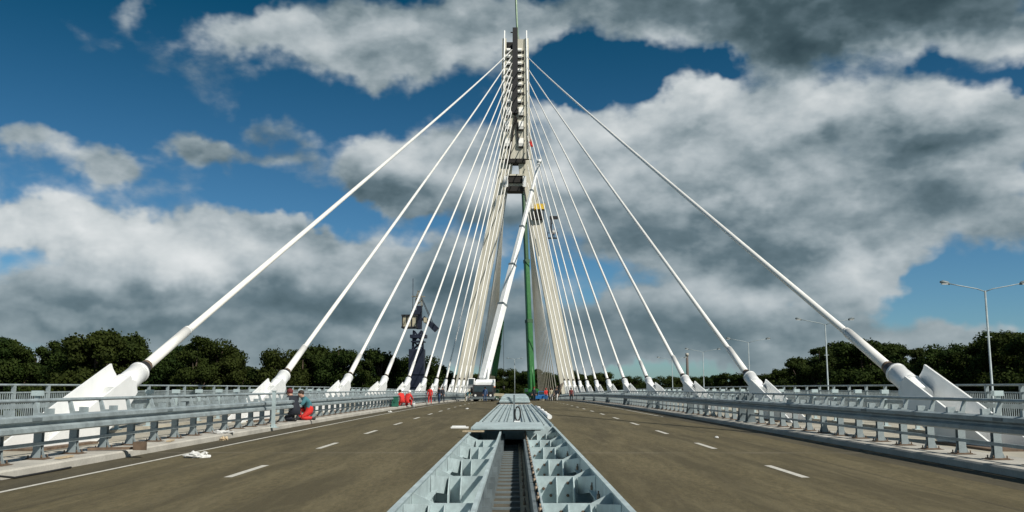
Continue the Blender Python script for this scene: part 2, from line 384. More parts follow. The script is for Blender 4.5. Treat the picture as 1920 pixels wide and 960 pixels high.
# left guide rail on stubby posts, right guide rail
bm = B(); extr(bm, [(-.43, .08), (-.43, .14), (-.38, .14), (-.38, .08)], Yo); obj('guide_rail', bm, galv_lt, med)
bm = B(); extr(bm, [(-.445, -.495), (-.445, -.30), (-.43, -.30), (-.43, -.495)], Yo)
y = 4.2
while y < FY-.4:
    for x in (-.41,):
        box(bm, x-.02, x+.02, y, y+.05, -.49+ddeck(y), .085+ddeck(y))
        box(bm, x-.02, x+.10, y+.17, y+.19, -.49+ddeck(y), -.1+ddeck(y))
    y += .95
obj('rail_web', bm, galv_dark, med)  # darker steel puts the shade on these bars into the colour
bm = B(); extr(bm, [(.262, -.49), (.262, -.08), (.33, -.08), (.33, -.10), (.28, -.10), (.28, -.49)], Yo); obj('guide_rail', bm, galv_dark, med)
bm = B(); extr(bm, [(.36, -.49), (.36, -.02), (.385, -.02), (.385, -.49)], Yo); obj('guide_rail', bm, galv_lt, med)
PLY = [4.9, 8.4, 11.9, 15.4, 18.9, 22.6, 25.6, 29.2]
for y in PLY:
    z = ddeck(y)
    for s in (-1, 1):
        # transverse plate with a raised outer gusset running up to the rim
        bm = B(); xi = .45 if s < 0 else .39
        pts = [(s*xi, y, -.495+z), (s*xi, y, -.05+z), (s*1.0, y, -.05+z), (s*1.06, y, -.02+z), (s*1.285, y, .09+z), (s*1.285, y, -.495+z)]
        prism(bm, pts, (0, .025, 0))
        for fx, fz in ((.62, -.16), (.62, -.36), (.9, -.16), (.9, -.36), (.5, -.25)) if s > 0 else ((.56, -.4),):
            tube(bm, [(s*fx, y-.002, fz+z), (s*fx, y-.035, fz+z)], .026, 6, 1); tube(bm, [(s*fx, y-.035, fz+z), (s*fx, y-.07, fz+z)], .013, 6, 1)
        d = obj('transverse_plate', bm, [galv_lt, rustm], med)
        for fx in ((.86, 1.06) if s < 0 else (.70, .98)):
            bm = B()
            prism(bm, [(s*fx, y-.002, -.49+z), (s*fx, y-.002, -.055+z), (s*fx, y-.16, -.055+z), (s*fx, y-.42, -.30+z), (s*fx, y-.42, -.49+z)], (.018, 0, 0))
            obj('fin', bm, galv_lt, d)
        bm = B()                                   # slanted brace to the side plate
        prism(bm, [(s*1.283, y-.9, .05+z), (s*1.283, y-.9, -.2+z), (s*1.07, y-.03, -.34+z), (s*1.07, y-.03, -.06+z)], (0, .02, 0))
        obj('brace', bm, galv_lt, d)
bm = B(); y = 4.3
while y < FY-.5:
    for x, zt in ((-.36, -.40), (.18, -.35), (.335, -.01), (1.24, -.12)):
        tube(bm, [(x, y, zt-.07+ddeck(y)), (x, y, zt+ddeck(y))], .026, 6); tube(bm, [(x, y, zt+ddeck(y)), (x, y, zt+.045+ddeck(y))], .012, 6)
    y += 1.15
tag(obj('anchor_bolts', bm, mat('bolt_steel', (.26, .2, .15), .6, .4, .3, 9), med), kind='stuff')
# covered length beyond the open one: ribbed plates
Yc = fr(FY+.02, 74, 3)
bm = B(); extr(bm, [(-1.31, -.3), (-1.31, .10), (1.31, .10), (1.31, -.3)], Yc); obj('cover_plate', bm, galv_lt, med)
for x in (-1.27, -.95, -.66, -.36, .30, .62, .92, 1.24):
    bm = B(); extr(bm, [(x-.03, .103), (x-.02, .17), (x+.02, .17), (x+.03, .103)], Yc)
    y = FY+1
    while y < 73: box(bm, x+.035, x+.085, y, y+.3, .103+ddeck(y), .15+ddeck(y), mi=1); y += 1.6
    obj('rib', bm, [galv_lt, galv_dark], med)
# transverse steel cover slab resting across the channel, with its timber packer
t = thing('cover_slab', 'wide flat pale steel slab lying across the open channel ahead', 'steel slab', (0, 0, 0))
bm = B(); box(bm, -1.30, .80, 26.4, 30.2, .15, .215); box(bm, -1.25, .76, 26.38, 26.40, .16, .205); obj('slab', bm, galv_lt, t)
bm = B(); box(bm, -1.15, .70, 26.5, 26.7, .122, .148); box(bm, -1.15, .70, 29.5, 29.7, .122, .148); obj('packer', bm, rustm, t)
bm = B(); box(bm, -1.5, -.9, 25.7, 25.9, .123, .16)
tag(obj('timber_offcut', bm, wood), 'short pale timber offcut on the left rim of the channel beside the slab', 'timber')
# stack of pale steel panels farther down the median
t = thing('panel_stack', 'stack of pale steel panels lying on the median far down the road', 'steel panels', (0, 0, ddeck(98)))
bm = B(); box(bm, -1.6, 1.3, 84, 84.3, 0, .32); box(bm, -1.6, 1.3, 108, 108.3, 0, .32); obj('bearer', bm, rustm, t)
bm = B()
for i in range(4): box(bm, -1.55+.06*i, 1.25-.04*i, 83+.5*i, 112, .33+.12*i, .43+.12*i)
obj('panels', bm, galv_lt, t)
bm = B(); extr(bm, [(-1.5, -.3), (-1.5, .06), (1.4, .06), (1.4, -.3)], fr(74.2, 430, 4)); tag(obj('median_strip', bm, conc), kind='structure')
t = thing('hose_post', 'grey steel post with a black hose looped over it, standing on the covered median', 'post', (-.02, 33.5, ddeck(33.5)+.10))
bm = B(); box(bm, -.09, -.03, 0, .06, 0, 1.02); box(bm, -.16, .05, -.06, .12, 0, .03); obj('post', bm, galv_dark, t)
bm = B(); tube(bm, [(.07+.10*math.cos(a), -.05, .34+.25*math.sin(a)) for a in [i*math.pi/10 for i in range(21)]], .028, 8, cap=False); obj('hose', bm, black, t)
bm = B(); box(bm, -.06, .16, -.2, .1, .0, .09); obj('block', bm, white, t)
bm = B(); tube(bm, [(1.36, 37.5, ddeck(37)+.2), (1.34, 44, ddeck(44)+.18), (1.33, 52, ddeck(52)+.17), (1.32, 62, ddeck(62)+.16)], [.10, .095, .09, .085], 10)
for y in (39, 43, 48, 55): tube(bm, [(1.35, y, ddeck(y)+.19), (1.35, y+.12, ddeck(y)+.19)], .108, 10)
tag(obj('wrapped_pipe', bm, white), 'long white wrapped pipe lying along the right rim of the median', 'pipe')

# ------------------------------------------------------------------ crash barriers beside the carriageways
def barrier(s):
    side = 'left' if s < 0 else 'right'
    t = thing('crash_barrier', 'galvanised crash barrier with handrail along the %s kerb of the road' % side, 'crash barrier', group='road barriers')
    Y0, Y1 = 7.3, 196.0
    Ys = fr(Y0-.6, Y1, 3.0); xf = 8.28
    prof = [(xf+.0, .93), (xf-.085, .90), (xf-.085, .83), (xf-.01, .79), (xf-.01, .76), (xf-.085, .72), (xf-.085, .65), (xf, .62),
            (xf+.012, .62), (xf-.07, .66), (xf-.07, .715), (xf+.008, .755), (xf+.008, .795), (xf-.07, .835), (xf-.07, .895), (xf+.012, .93)]
    bm = B(); extr(bm, [(s*x, z) for x, z in prof], Ys); obj('guard_beam', bm, galv, t)
    bm = B(); box(bm, s*(xf-.093), s*(xf-.087), -.16, .16, .84, .89)
    sp0 = obj('splice_plate', bm, galv_dark, t, (0, Ys[1], ddeck(Ys[1])))
    for Y in Ys[3::2]:
        o = sp0.copy(); C.objects.link(o); o.parent = t; o.location = (0, Y, ddeck(Y))
    bm = B(); n = 8
    extr(bm, [(s*(8.62+.035*math.cos(a)), 1.17+.035*math.sin(a)) for a in [2*math.pi*i/n for i in range(n)]], Ys, True); obj('handrail', bm, galv, t)
    for z in (.42,):
        bm = B(); extr(bm, [(s*8.40, z-.03), (s*8.40, z+.03), (s*8.44, z+.03), (s*8.44, z-.03)], Ys); obj('lower_rail', bm, galv, t)
    bm = B()
    box(bm, -.07, .07, -.055, -.045, .02, .74); box(bm, -.07, .07, .045, .055, .02, .74); box(bm, -.006, .006, -.045, .045, .02, .74)
    prism(bm, [(s*.0, -.03, .735), (s*.09, -.03, .99), (s*.15, -.03, .99), (s*.09, -.03, .735)], (0, .06, 0))
    box(bm, *sorted((s*-.23, s*-.08)), -.04, .04, .66, .88); box(bm, *sorted((s*-.08, s*.02)), -.03, .03, .70, .80)
    box(bm, -.15, .15, -.13, .13, .0, .022, mi=1)
    prism(bm, [(-.14, 0, .022), (-.07, 0, .022), (-.07, 0, .2)], (0, .01, 0)); prism(bm, [(.14, 0, .022), (.07, 0, .022), (.07, 0, .2)], (0, .01, 0))
    for a in (-.12, .12):
        for b in (-.1, .1): tube(bm, [(a, b, .022), (a, b, .07)], .012, 6, mi=1)
    box(bm, -.2, .2, -.17, .17, -.0, .006, mi=2)
    first = obj('post', bm, [galv, rustm, rustm], t, (s*8.5, Y0, .15+ddeck(Y0)))
    me = first.data; rest = B(); i = 1; Y = Y0+1.3
    while Y < Y1:
        if i < 100:
            o = first.copy(); C.objects.link(o); o.parent = t; o.location = (s*8.5, Y, .15+ddeck(Y))
        else:
            tmp = len(rest.verts); rest.from_mesh(me); rest.verts.ensure_lookup_table()
            for v in rest.verts[tmp:]: v.co += Vector((s*8.5, Y, .15+ddeck(Y)))
        i += 1; Y += 1.3
    tag(obj('posts', rest, [galv, rustm, rustm], t), kind='stuff')
    return t
barrier(-1); tr = barrier(1)
bm = B()                                              # heavier joint posts of the right barrier
box(bm, -.12, .12, -.1, .1, 0, .95); box(bm, -.22, .22, -.2, .2, 0, .03); prism(bm, [(-.2, -.01, .03), (.2, -.01, .03), (.12, -.01, .5), (-.12, -.01, .5)], (0, .02, 0)); box(bm, -.05, .05, -.1, .1, .95, 1.03)
jp = obj('joint_post', bm, galv_dark, tr, (8.44, 33.2, .15+ddeck(33.2)))
for Y in (34.4, 44.7, 58, 71, 85, 99, 114):
    o = jp.copy(); C.objects.link(o); o.parent = tr; o.location = (8.44, Y, .15+ddeck(Y))
# inner walkway guard behind the anchors
for s in (-1, 1):
    side = 'left' if s < 0 else 'right'
    t = thing('walkway_guard', 'low steel guard on square headed posts behind the %s row of cable anchors' % side, 'guard rail', group='walkway guards')
    Ys = fr(14, 192, 3)
    bm = B(); extr(bm, [(s*11.30, .92), (s*11.30, 1.02), (s*11.36, 1.02), (s*11.36, .92)], Ys); extr(bm, [(s*11.31, .55), (s*11.31, .62), (s*11.35, .62), (s*11.35, .55)], Ys); obj('rail', bm, galv, t)
    bm = B(); box(bm, -.05, .05, -.04, .04, 0, .98); box(bm, -.11, .11, -.08, .08, .98, 1.10); box(bm, -.12, .12, -.1, .1, 0, .02)
    first = obj('post', bm, galv_lt, t, (s*11.3, 15.0, .22+ddeck(15))); Y = 17.2
    while Y < 190:
        o = first.copy(); C.objects.link(o); o.parent = t; o.location = (s*11.3, Y, .22+ddeck(Y)); Y += 2.2
# outer pedestrian railing with balusters
for s in (-1, 1):
    side = 'left' if s < 0 else 'right'
    t = thing('pedestrian_railing', 'tall galvanised pedestrian railing with close balusters on the %s edge of the bridge' % side, 'railing', group='pedestrian railings')
    Ys = fr(13.8, 199, 3.0); X = s*13.8
    bm = B(); n = 8; extr(bm, [(X+.04*math.cos(a), 1.46+.03*math.sin(a)) for a in [2*math.pi*i/n for i in range(n)]], Ys, True); obj('handrail', bm, galv, t)
    bm = B(); box(bm, -.05, .05, -.04, .04, 0, 1.2); box(bm, -.09, .09, -.09, .09, 0, .02); first = obj('post', bm, galv, t, (X, 14.0, .25+ddeck(14)))
    bm = B(); box(bm, -.02, .02, .045, 1.80, .98, 1.02); box(bm, -.02, .02, .045, 1.80, .10, .14)
    for i in range(16): box(bm, -.010, .010, .11+i*.11, .13+i*.11, .141, .979)
    pan = obj('baluster_panel', bm, galv, t, (X, 14.0, .25+ddeck(14))); Y = 14.0+1.85
    for i in range(98):
        for q in (first, pan):
            o = q.copy(); C.objects.link(o); o.parent = t; o.location = (X, Y, .25+ddeck(Y))
        Y += 1.85

# ------------------------------------------------------------------ pylon
PY = 203.0
def pm(x, y, Y=PY): return at(x, y, Y)
def pw(px): return px*PY/F
pz = ddeck(PY)
pyl = thing('bridge_pylon', 'tall pale concrete pylon with two splayed legs carrying all the white stay cables', 'pylon', (0, PY, pz))
pyl_inv = Matrix.Translation(-Vector((0, PY, pz)))
def ppoly(name, pts, y0, depth, m, parent=pyl):
    b = B(); P = [pm(x, y, PY) for x, y in pts]
    prism(b, [pyl_inv @ Vector((p.x, y0+PY, p.z)) for p in P], (0, depth, 0)); return obj(name, b, m, parent)
CX = 966.5
for s in (-1, 1):
    # leg: inner and outer edges taken down to the river bed
    inn = [(15.5, 348), (29.5, 425), (63, 600), (88, 745)]; out = [(30, 300), (50, 410), (82, 560), (118, 745)]
    P = [(CX+s*a, y) for a, y in inn]; Q = [(CX+s*a, y) for a, y in out]
    b = B()
    pin = [pm(x, y) for x, y in P]; pout = [pm(x, y) for x, y in Q]
    pin[-1] = pin[-2]+(pin[-1]-pin[-2])*2.0; pout[-1] = pout[-2]+(pout[-1]-pout[-2])*2.0
    ring = [pm(CX+s*15.5, 300)]+pin+pout[::-1]
    prism(b, [pyl_inv @ Vector((p.x, PY, p.z)) for p in ring], (0, 3.0, 0))
    bmesh.ops.bevel(b, geom=[e for e in b.edges], offset=.12, segments=1, affect='EDGES')
    obj('leg', b, concp, pyl)
    ppoly('column', [(CX+s*24.5, 72), (CX+s*17, 72), (CX+s*15.5, 298), (CX+s*30, 298), (CX+s*26.5, 200)], -.05, 2.9, concp)
    b = B(); tp, bt = pm(CX+s*20.5, 58), pm(CX+s*24, 296)
    tube(b, [pyl_inv @ Vector((bt.x, PY-.2, bt.z)), pyl_inv @ Vector((tp.x, PY-.2, tp.z))], .16, 8); obj('edge_pipe', b, white, pyl)
# wall panels either side of the dark slot
ppoly('wall', [(CX-17, 94), (961.5, 94), (961.5, 214), (CX-15.6, 298), (CX-15.6, 298)][:4], .16, 1.9, concp)
ppoly('wall', [(969.5, 73), (CX+17, 73), (CX+15.6, 298), (969.5, 298)], .16, 1.9, concp)
ppoly('wall', [(CX-15.6, 215), (961.4, 215), (969.4, 215), (969.4, 298), (CX-15.6, 298)], .18, 1.8, concp)
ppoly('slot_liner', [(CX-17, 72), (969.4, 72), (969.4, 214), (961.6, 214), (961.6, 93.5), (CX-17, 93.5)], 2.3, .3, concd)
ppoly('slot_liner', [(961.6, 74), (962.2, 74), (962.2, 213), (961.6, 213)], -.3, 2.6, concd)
b = B(); p0, p1 = pm(965.5, 213), pm(966, 53); o0 = pyl_inv @ Vector((p0.x, PY-.2, p0.z)); o1 = pyl_inv @ Vector((p1.x, PY-.2, p1.z))
beam(b, o0, o1, .72, 1.2); arm = pyl_inv @ pm(957, 62); 
beam(b, o1+Vector((-.2, 0, -1.1)), o1+Vector((-1.1, 0, -1.1)), .12, .25); obj('top_mast', b, dark, pyl)
# oblique braces on the lower wall, crossbeams, window
for (x0, y0, x1, y1) in ((967, 212, 955, 296), (968, 220, 972, 268)):
    b = B(); beam(b, pyl_inv @ (pm(x0, y0)+Vector((0, .0, 0))), pyl_inv @ (pm(x1, y1)+Vector((0, .0, 0))), .35, .4); obj('brace', b, concd, pyl)
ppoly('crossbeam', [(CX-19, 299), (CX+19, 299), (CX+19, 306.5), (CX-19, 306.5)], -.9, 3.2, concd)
ppoly('crossbeam', [(CX-17, 331), (CX+17, 331), (CX+17, 343), (CX-17, 343)], -.7, 3.4, concd)  # near-black beam paints the shaded underside below its pale top
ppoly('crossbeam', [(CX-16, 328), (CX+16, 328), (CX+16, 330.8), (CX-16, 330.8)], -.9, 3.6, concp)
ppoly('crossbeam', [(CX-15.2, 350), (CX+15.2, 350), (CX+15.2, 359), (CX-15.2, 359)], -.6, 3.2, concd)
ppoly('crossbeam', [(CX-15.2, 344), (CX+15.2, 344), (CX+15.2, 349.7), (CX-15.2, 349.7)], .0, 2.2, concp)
for s in (-1, 1): ppoly('window_jamb', [(CX+s*15.4, 307), (CX+s*5.5, 307), (CX+s*8, 327.8), (CX+s*15.4, 327.8)], .0, 2.0, concp)
for s in (-1, 1):
    b = B(); q = pm(CX+s*17, 345); box(b, q.x-.4, q.x+.4, -1.2, -.9, q.z-.9-pz, q.z+1.6-pz); obj('hinge_block', b, white, pyl)
KY = [93, 105, 118, 131, 144, 157, 171, 189, 208, 234, 266, 297]
# saddle boxes on the front face
for kk, yy in enumerate(KY[:11]):
    for s, xx in ((-1, 951 if kk > 8 else 953.5), (1, 974.5 if kk < 8 else 977)):
        q = pm(xx, yy+1); b = B(); w = .45 if kk < 8 else .55; h = .42 if kk < 8 else 1.0
        c = Vector((q.x, 0, q.z-pz))
        prism(b, [c+Vector((-w, .15, -h)), c+Vector((-w, .15, h)), c+Vector((-w, -.15, h)), c+Vector((-w, -.6, -h*.3)), c+Vector((-w, -.45, -h))], (2*w, 0, 0))
        d = obj('saddle_box', b, cablew, pyl)
        b = B(); box(b, c.x-w*.9, c.x+w*.9, -.3, .155, c.z-h-.28, c.z-h-.04); obj('recess', b, concd, d)
        if s > 0:
            b = B(); q2 = pm(981.5, yy+3); box(b, q2.x-.3, q2.x+.3, .05, .155, q2.z-.5-pz, q2.z+.2-pz); obj('recess', b, concd, d)
# platform rim across the right leg
b = B()
for i in range(7):
    q = pm(999+3.4*i, 404); box(b, q.x-.09, q.x+.09, -.7, -.05, q.z-1.1-pz, q.z+1.3-pz)
q0, q1 = pm(996, 411), pm(1020, 411); box(b, q0.x, q1.x, -.9, -.03, q0.z-.1-pz, q0.z+.1-pz); q0 = pm(996, 392); box(b, q0.x, q1.x, -.9, -.03, q0.z-.1-pz, q0.z+.02-pz)
obj('work_platform', b, dark, pyl)

# ------------------------------------------------------------------ stay cables and their anchors
def lineonpix(Bp, Tpx, xq):
    # photo-pixel on the line from the projected lower end to Tpx at column xq
    v = C3.inverted() @ (Bp-Vector((0, 0, EYE))); bx, by = 960+F*v.x/-v.z, 480-F*v.y/-v.z
    return by+(Tpx[1]-by)*(xq-bx)/(Tpx[0]-bx)
AX = 9.9
def anchor(s, kk, Yk, T, zk):
    Bp = Vector((s*AX, Yk, zk)); D = (T-Bp).normalized(); G = Bp-D*4.5
    lat = Vector((1, 0, 0)); lat = (lat-D*lat.dot(D)).normalized(); nrm = lat.cross(D)
    if nrm.z < 0 and abs(D.z) < .99: nrm = -nrm
    if nrm.y > 0: nrm = -nrm
    side = 'left' if s < 0 else 'right'
    t = thing('cable_anchor', 'white steel fork anchor, %s one from the camera on the %s side' % (nth(kk, 12), side), 'cable anchor', tuple(G), 'white cable anchors')
    def L(a, l, n): return D*a+lat*l+nrm*n
    zc = .1+ddeck(Yk-3)
    def clip(poly):
        out = []; lim = ddeck(G.y)+.13-G.z
        for i in range(len(poly)):
            p, q = poly[i], poly[(i+1) % len(poly)]
            if p.z >= lim: out.append(p)
            if (p.z >= lim) != (q.z >= lim): out.append(p.lerp(q, (lim-p.z)/(q.z-p.z)))
        return out
    fl = .9*min(1, kk/3)
    for l, n, a1 in ((-s*.27, .36, 3.1), (s*.27, .60 if kk == 0 else .44, 3.25 if kk == 0 else 2.9)):
        b = B(); poly = clip([L(-2.5, l, -.5), L(-2.5, l, n+.14+fl*1.4), L(.6, l, n+.08+fl*.72), L(a1, l, n), L(a1+.03, l, n-.14), L(a1+.22, l, .12), L(a1+.22, l, -.2), L(a1-.6, l, -.46)])
        prism(b, poly, lat*.05); obj('fork_plate', b, white, t)
    b = B(); poly = clip([L(-2.5, -.245, -.13), L(3.0, -.245, -.05), L(3.0, -.245, -.01), L(-2.5, -.245, -.09)]); prism(b, poly, lat*.54); obj('web_plate', b, white, t)
    b = B(); tube(b, [L(2.6, .02, .02), L(3.35, .02, .02), L(4.12, .02, .02)], [.25, .27, .255], 20); tube(b, [L(3.2, .02, .02), L(3.28, .02, .02)], [.30, .30], 20); tube(b, [L(4.04, .02, .02), L(4.13, .02, .02)], [.275, .275], 20); obj('sleeve', b, white, t)
    b = B(); tube(b, [L(4.12, .01, .01), L(4.2, .01, .01), L(4.5, 0, 0)], [.20, .205, .17], 16); obj('collar', b, black, t)
    b = B(); g0 = ddeck(G.y)+.13-G.z
    box(b, -.55, .55, -1.6, .9, g0, g0+.05); obj('base_plate', b, rustm, t)
    return Bp, D
for s in (-1, 1):
    side = 'left' if s < 0 else 'right'
    for kk in range(12):
        Yk = 24.3+15*kk
        yt = KY[kk]
        L0 = .15+ddeck(Yk)
        zk = L0+2.0
        for it in range(4):
            Bp = Vector((s*AX, Yk, zk))
            if s < 0: T = pm(960.0-.4*max(0, kk-7), yt, PY-.1)
            else: T = pm(989, lineonpix(Bp, (973, yt), 989), PY-.55)
            D = (T-Bp).normalized(); zk = L0+4.5*D.z
        Bp, D = anchor(s, kk, Yk, T, zk)
        t = thing('stay_cable', 'white stay cable, %s one from the camera on the %s side of the road' % (nth(kk, 12), side), 'stay cable', tuple(Bp), 'near span stay cables')
        Lc = (T-Bp).length
        b = B(); pts = []
        for i in range(13):                            # slight sag
            u = i/12; pts.append(D*(Lc*u)-Vector((0, 0, 1))*(.0022*Lc*4*u*(1-u)))
        tube(b, pts, .105, 10); obj('strand', b, cablew, t)
        b = B(); tube(b, [D*.0, D*2.8], .145, 14); tube(b, [D*2.8, D*2.95], [.145, .12], 14); tube(b, [D*.02, D*.12], .16, 14, 1); obj('pipe_sheath', b, [cablew, rustm], t)
    for kk in range(12):
        Yk = 218+16.2*kk; q = pm(CX+s*6, KY[11-kk], PY+2.9); Bq = Vector((s*AX, Yk, ddeck(Yk)+.2)); 
        b = B(); D = (q-Bq)
        tube(b, [Vector((0, 0, 0)), D*.5-Vector((0, 0, .3)), D], .115, 8); 
        o = obj('stay_cable', b, cablew, None, tuple(Bq))
        tag(o, 'pale stay cable behind the pylon, %s of twelve beyond the %s leg' % (nth(kk, 12), side), 'stay cable', 'far span stay cables')

# ------------------------------------------------------------------ street lamps
def lamp(px, topy, kk, X=14.55):
    Y = F*X/(px-VX)*1.0; tp = at(px-(2 if kk else 0), topy, Y); z0 = ddeck(Y)
    t = thing('street_lamp', 'slender grey double armed lamp post, %s one past the right railing' % nth(kk, 5), 'street lamp', (tp.x, Y, z0-.3), 'lamps along the right edge')
    H = tp.z-z0+.3
    b = B(); tube(b, [(0, 0, 0), (0, 0, .5), (0, 0, .52), (0, 0, H)], [.06, .06, .04, .03], 8); box(b, -.10, .10, -.02, .02, H-1.45, H-1.42); box(b, -.5, .1, -.1, .1, -.05, .25); obj('pole', b, galv, t)
    for s in (-1, 1):
        b = B(); tube(b, [(0, 0, H-.03), (s*.25, 0, H+.06), (s*.8, 0, H+.16), (s*1.1, 0, H+.22)], .017, 6); obj('arm', b, galv, t)
        b = B(); tube(b, [(s*1.08, 0, H+.2), (s*1.14, 0, H+.235), (s*1.3, 0, H+.27), (s*1.38, 0, H+.27)], [.025, .055, .06, .03], 8)
        d = obj('lamp_head', b, galv_dark, t); b = B(); box(b, min(s*1.15, s*1.34), max(s*1.15, s*1.34), -.045, .045, H+.195, H+.215); obj('lens', b, lampw, d)
for kk, (px, ty) in enumerate(((1847, 545), (1549, 608), (1405, 642), (1320, 660), (1262, 675))): lamp(px, ty, kk)
t = thing('street_lamp', 'thin double armed lamp post on the road between the pylon legs', 'street lamp', (at(965, 700, 232).x, 232, ddeck(232)))
b = B(); tube(b, [(0, 0, 0), (0, 0, 10.6)], [.12, .07], 8); obj('pole', b, galv, t)
for s in (-1, 1):
    b = B(); tube(b, [(0, 0, 10.5), (s*.6, 0, 10.75), (s*1.5, 0, 10.85)], .05, 6); obj('arm', b, galv, t)
    b = B(); tube(b, [(s*1.45, 0, 10.85), (s*1.6, 0, 10.87), (s*2.1, 0, 10.9)], [.06, .12, .06], 8); obj('lamp_head', b, galv, t)

# ------------------------------------------------------------------ trees
import numpy as np
rng = np.random.default_rng(5)
def crown_mesh(name, h, r, n_blobs, leaf_n, ls, seed, cone=False):
    rg = np.random.default_rng(seed); V = []; Fc = []
    cs = []
    for i in range(n_blobs):
        zf = rg.uniform(.10, .95); 
        prof = math.sin(math.pi*min(1, (zf*.85+.12)))**.55 if not cone else (1-zf)**.6+.1
        a = rg.uniform(0, 2*math.pi); rr = r*prof*math.sqrt(rg.uniform(.05, 1))*.72
        br = r*rg.uniform(.18, .40)*(.75 if zf > .75 else 1)
        cs.append((rr*math.cos(a), rr*math.sin(a), h*zf*.92, br))
    per = leaf_n//n_blobs
    for (cx, cy, cz, br) in cs:
        d = rg.normal(size=(per, 3)); d /= np.linalg.norm(d, axis=1)[:, None]
        rad = br*(rg.uniform(.25, 1, per)**.45)*(1+.25*rg.normal(size=per)*.5)
        P = np.array([cx, cy, cz])+d*rad[:, None]*np.array([1, 1, .8])
        nr = d+rg.normal(size=(per, 3))*.55; nr /= np.linalg.norm(nr, axis=1)[:, None]
        u = np.cross(nr, rg.normal(size=(per, 3))); u /= np.linalg.norm(u, axis=1)[:, None]; w = np.cross(nr, u)
        sz = ls*rg.uniform(.6, 1.4, per)[:, None]
        for q in (P-u*sz, P+w*sz*.8, P+u*sz, P-w*sz*.8): V.append(q)
        base = sum(len(v) for v in V[:-4])
        idx = np.arange(per); Fc.append(np.stack([base+idx, base+per+idx, base+2*per+idx, base+3*per+idx], 1))
    V = np.concatenate(V); Fc = np.concatenate(Fc)
    me = bpy.data.meshes.new(name); me.from_pydata(V.tolist(), [], Fc.tolist()); me.materials.append(leaf); return me, cs
protos = []
for i, (h, r) in enumerate(((20, 6.2), (22, 7.4), (18, 6.6), (23, 5.4), (16, 6.8), (20, 8.0))):
    me, cs = crown_mesh('crown', h, r, 46, 23000, .20, 11+i)
    b = B(); tube(b, [(0, 0, -1), (.1, 0, h*.3), (0, .2, h*.62), (.1, .1, h*.86)], [.42, .32, .2, .06], 8)
    for (cx, cy, cz, br) in cs[::3]:
        z0 = max(1.5, cz-4); tube(b, [(0, .05, z0*.8), (cx*.5, cy*.5, (z0*.8+cz)/2), (cx, cy, cz)], [.16, .1, .04], 5)
    bmesh.ops.recalc_face_normals(b, faces=b.faces[:]); tm = bpy.data.meshes.new('trunk'); b.to_mesh(tm); b.free(); tm.materials.append(bark)
    protos.append((tm, me, h, r))
def tree(px, topy, Y, pi, label, group, wide=1.0):
    tm, me, h, r = protos[pi]; q = at(px, topy, Y); H = q.z-GZ; sc_ = H/(h*.97)
    t = thing('tree', label, 'tree', (q.x, Y, GZ), group, random.uniform(0, 6.28)); t.scale = (sc_*wide, sc_*wide, sc_)
    for nm, m in (('trunk', tm), ('crown', me)):
        o = bpy.data.objects.new(nm, m); C.objects.link(o); o.parent = t
def skyline(pts, x):
    for (a, b_), (c, d) in zip(pts, pts[1:]):
        if a <= x <= c: return b_+(d-b_)*(x-a)/(c-a)
    return pts[-1][1]
LS = [(-60, 628), (25, 632), (52, 655), (90, 640), (170, 618), (260, 622), (300, 640), (350, 632), (400, 615), (440, 650), (470, 675), (520, 665), (560, 635), (640, 632), (660, 665), (690, 650), (720, 652), (745, 672), (770, 660), (815, 672), (850, 690)]
RS = [(1110, 692), (1190, 702), (1300, 696), (1390, 694), (1480, 680), (1525, 645), (1560, 635), (1650, 630), (1690, 638), (1705, 652), (1760, 636), (1820, 640), (1845, 618), (1900, 606), (1990, 606)]
ords = 'first second third fourth fifth sixth seventh eighth ninth tenth eleventh twelfth thirteenth fourteenth fifteenth sixteenth seventeenth eighteenth nineteenth twentieth'.split()
def oname(i): return ords[i] if i < 20 else (('twenty-'+ords[i-20]) if i < 29 else (('thirty-'+ords[i-30]) if i > 29 else 'thirtieth'))
x = -40; i = 0
while x < 850:
    tree(x, skyline(LS, x)+random.choice((-9, -3, 2, 8)), random.uniform(200, 238), random.randrange(6), 'leafy tree in the front row on the far left bank, %s from the left edge' % oname(i), 'trees on the left bank', 1.0)
    x += random.uniform(32, 46); i += 1
x = -20; i = 0
while x < 850:
    tree(x, skyline(LS, x)+random.uniform(8, 22), random.uniform(245, 290), random.randrange(6), 'leafy tree showing in the gaps behind the left bank row, %s from the left edge' % oname(i), 'trees behind the left bank', 1.1)
    x += random.uniform(36, 50); i += 1
x = 1115; i = 0
while x < 1980:
    Y = 420-(x-1115)/865*205+random.uniform(-10, 12)
    tree(x, skyline(RS, x)+random.uniform(-2, 5), Y, random.randrange(6), 'dark tree in the front row on the right bank, %s counted from the pylon' % oname(i), 'trees on the right bank', 1.1)
    x += random.uniform(22, 30)*(1+.8*(x-1115)/865); i += 1
x = 1125; i = 0
while x < 1980:
    Y = 470-(x-1115)/865*210+random.uniform(-10, 12)
    tree(x, skyline(RS, x)+random.uniform(5, 14), Y, random.randrange(6), 'dark tree filling the gaps behind the right bank row, %s counted from the pylon' % oname(i), 'trees behind the right bank', 1.2)
    x += random.uniform(26, 36)*(1+.8*(x-1115)/865); i += 1
x = 845; i = 0
while x < 1120:
    tree(x, 686+abs(math.sin(x*.05))*8+(0 if 930 < x < 1010 else 6), random.uniform(450, 490), random.randrange(6), 'small distant dark tree seen between or beside the pylon legs, %s from the left' % oname(i), 'distant trees beyond the pylon', 1.3)
    x += 13; i += 1
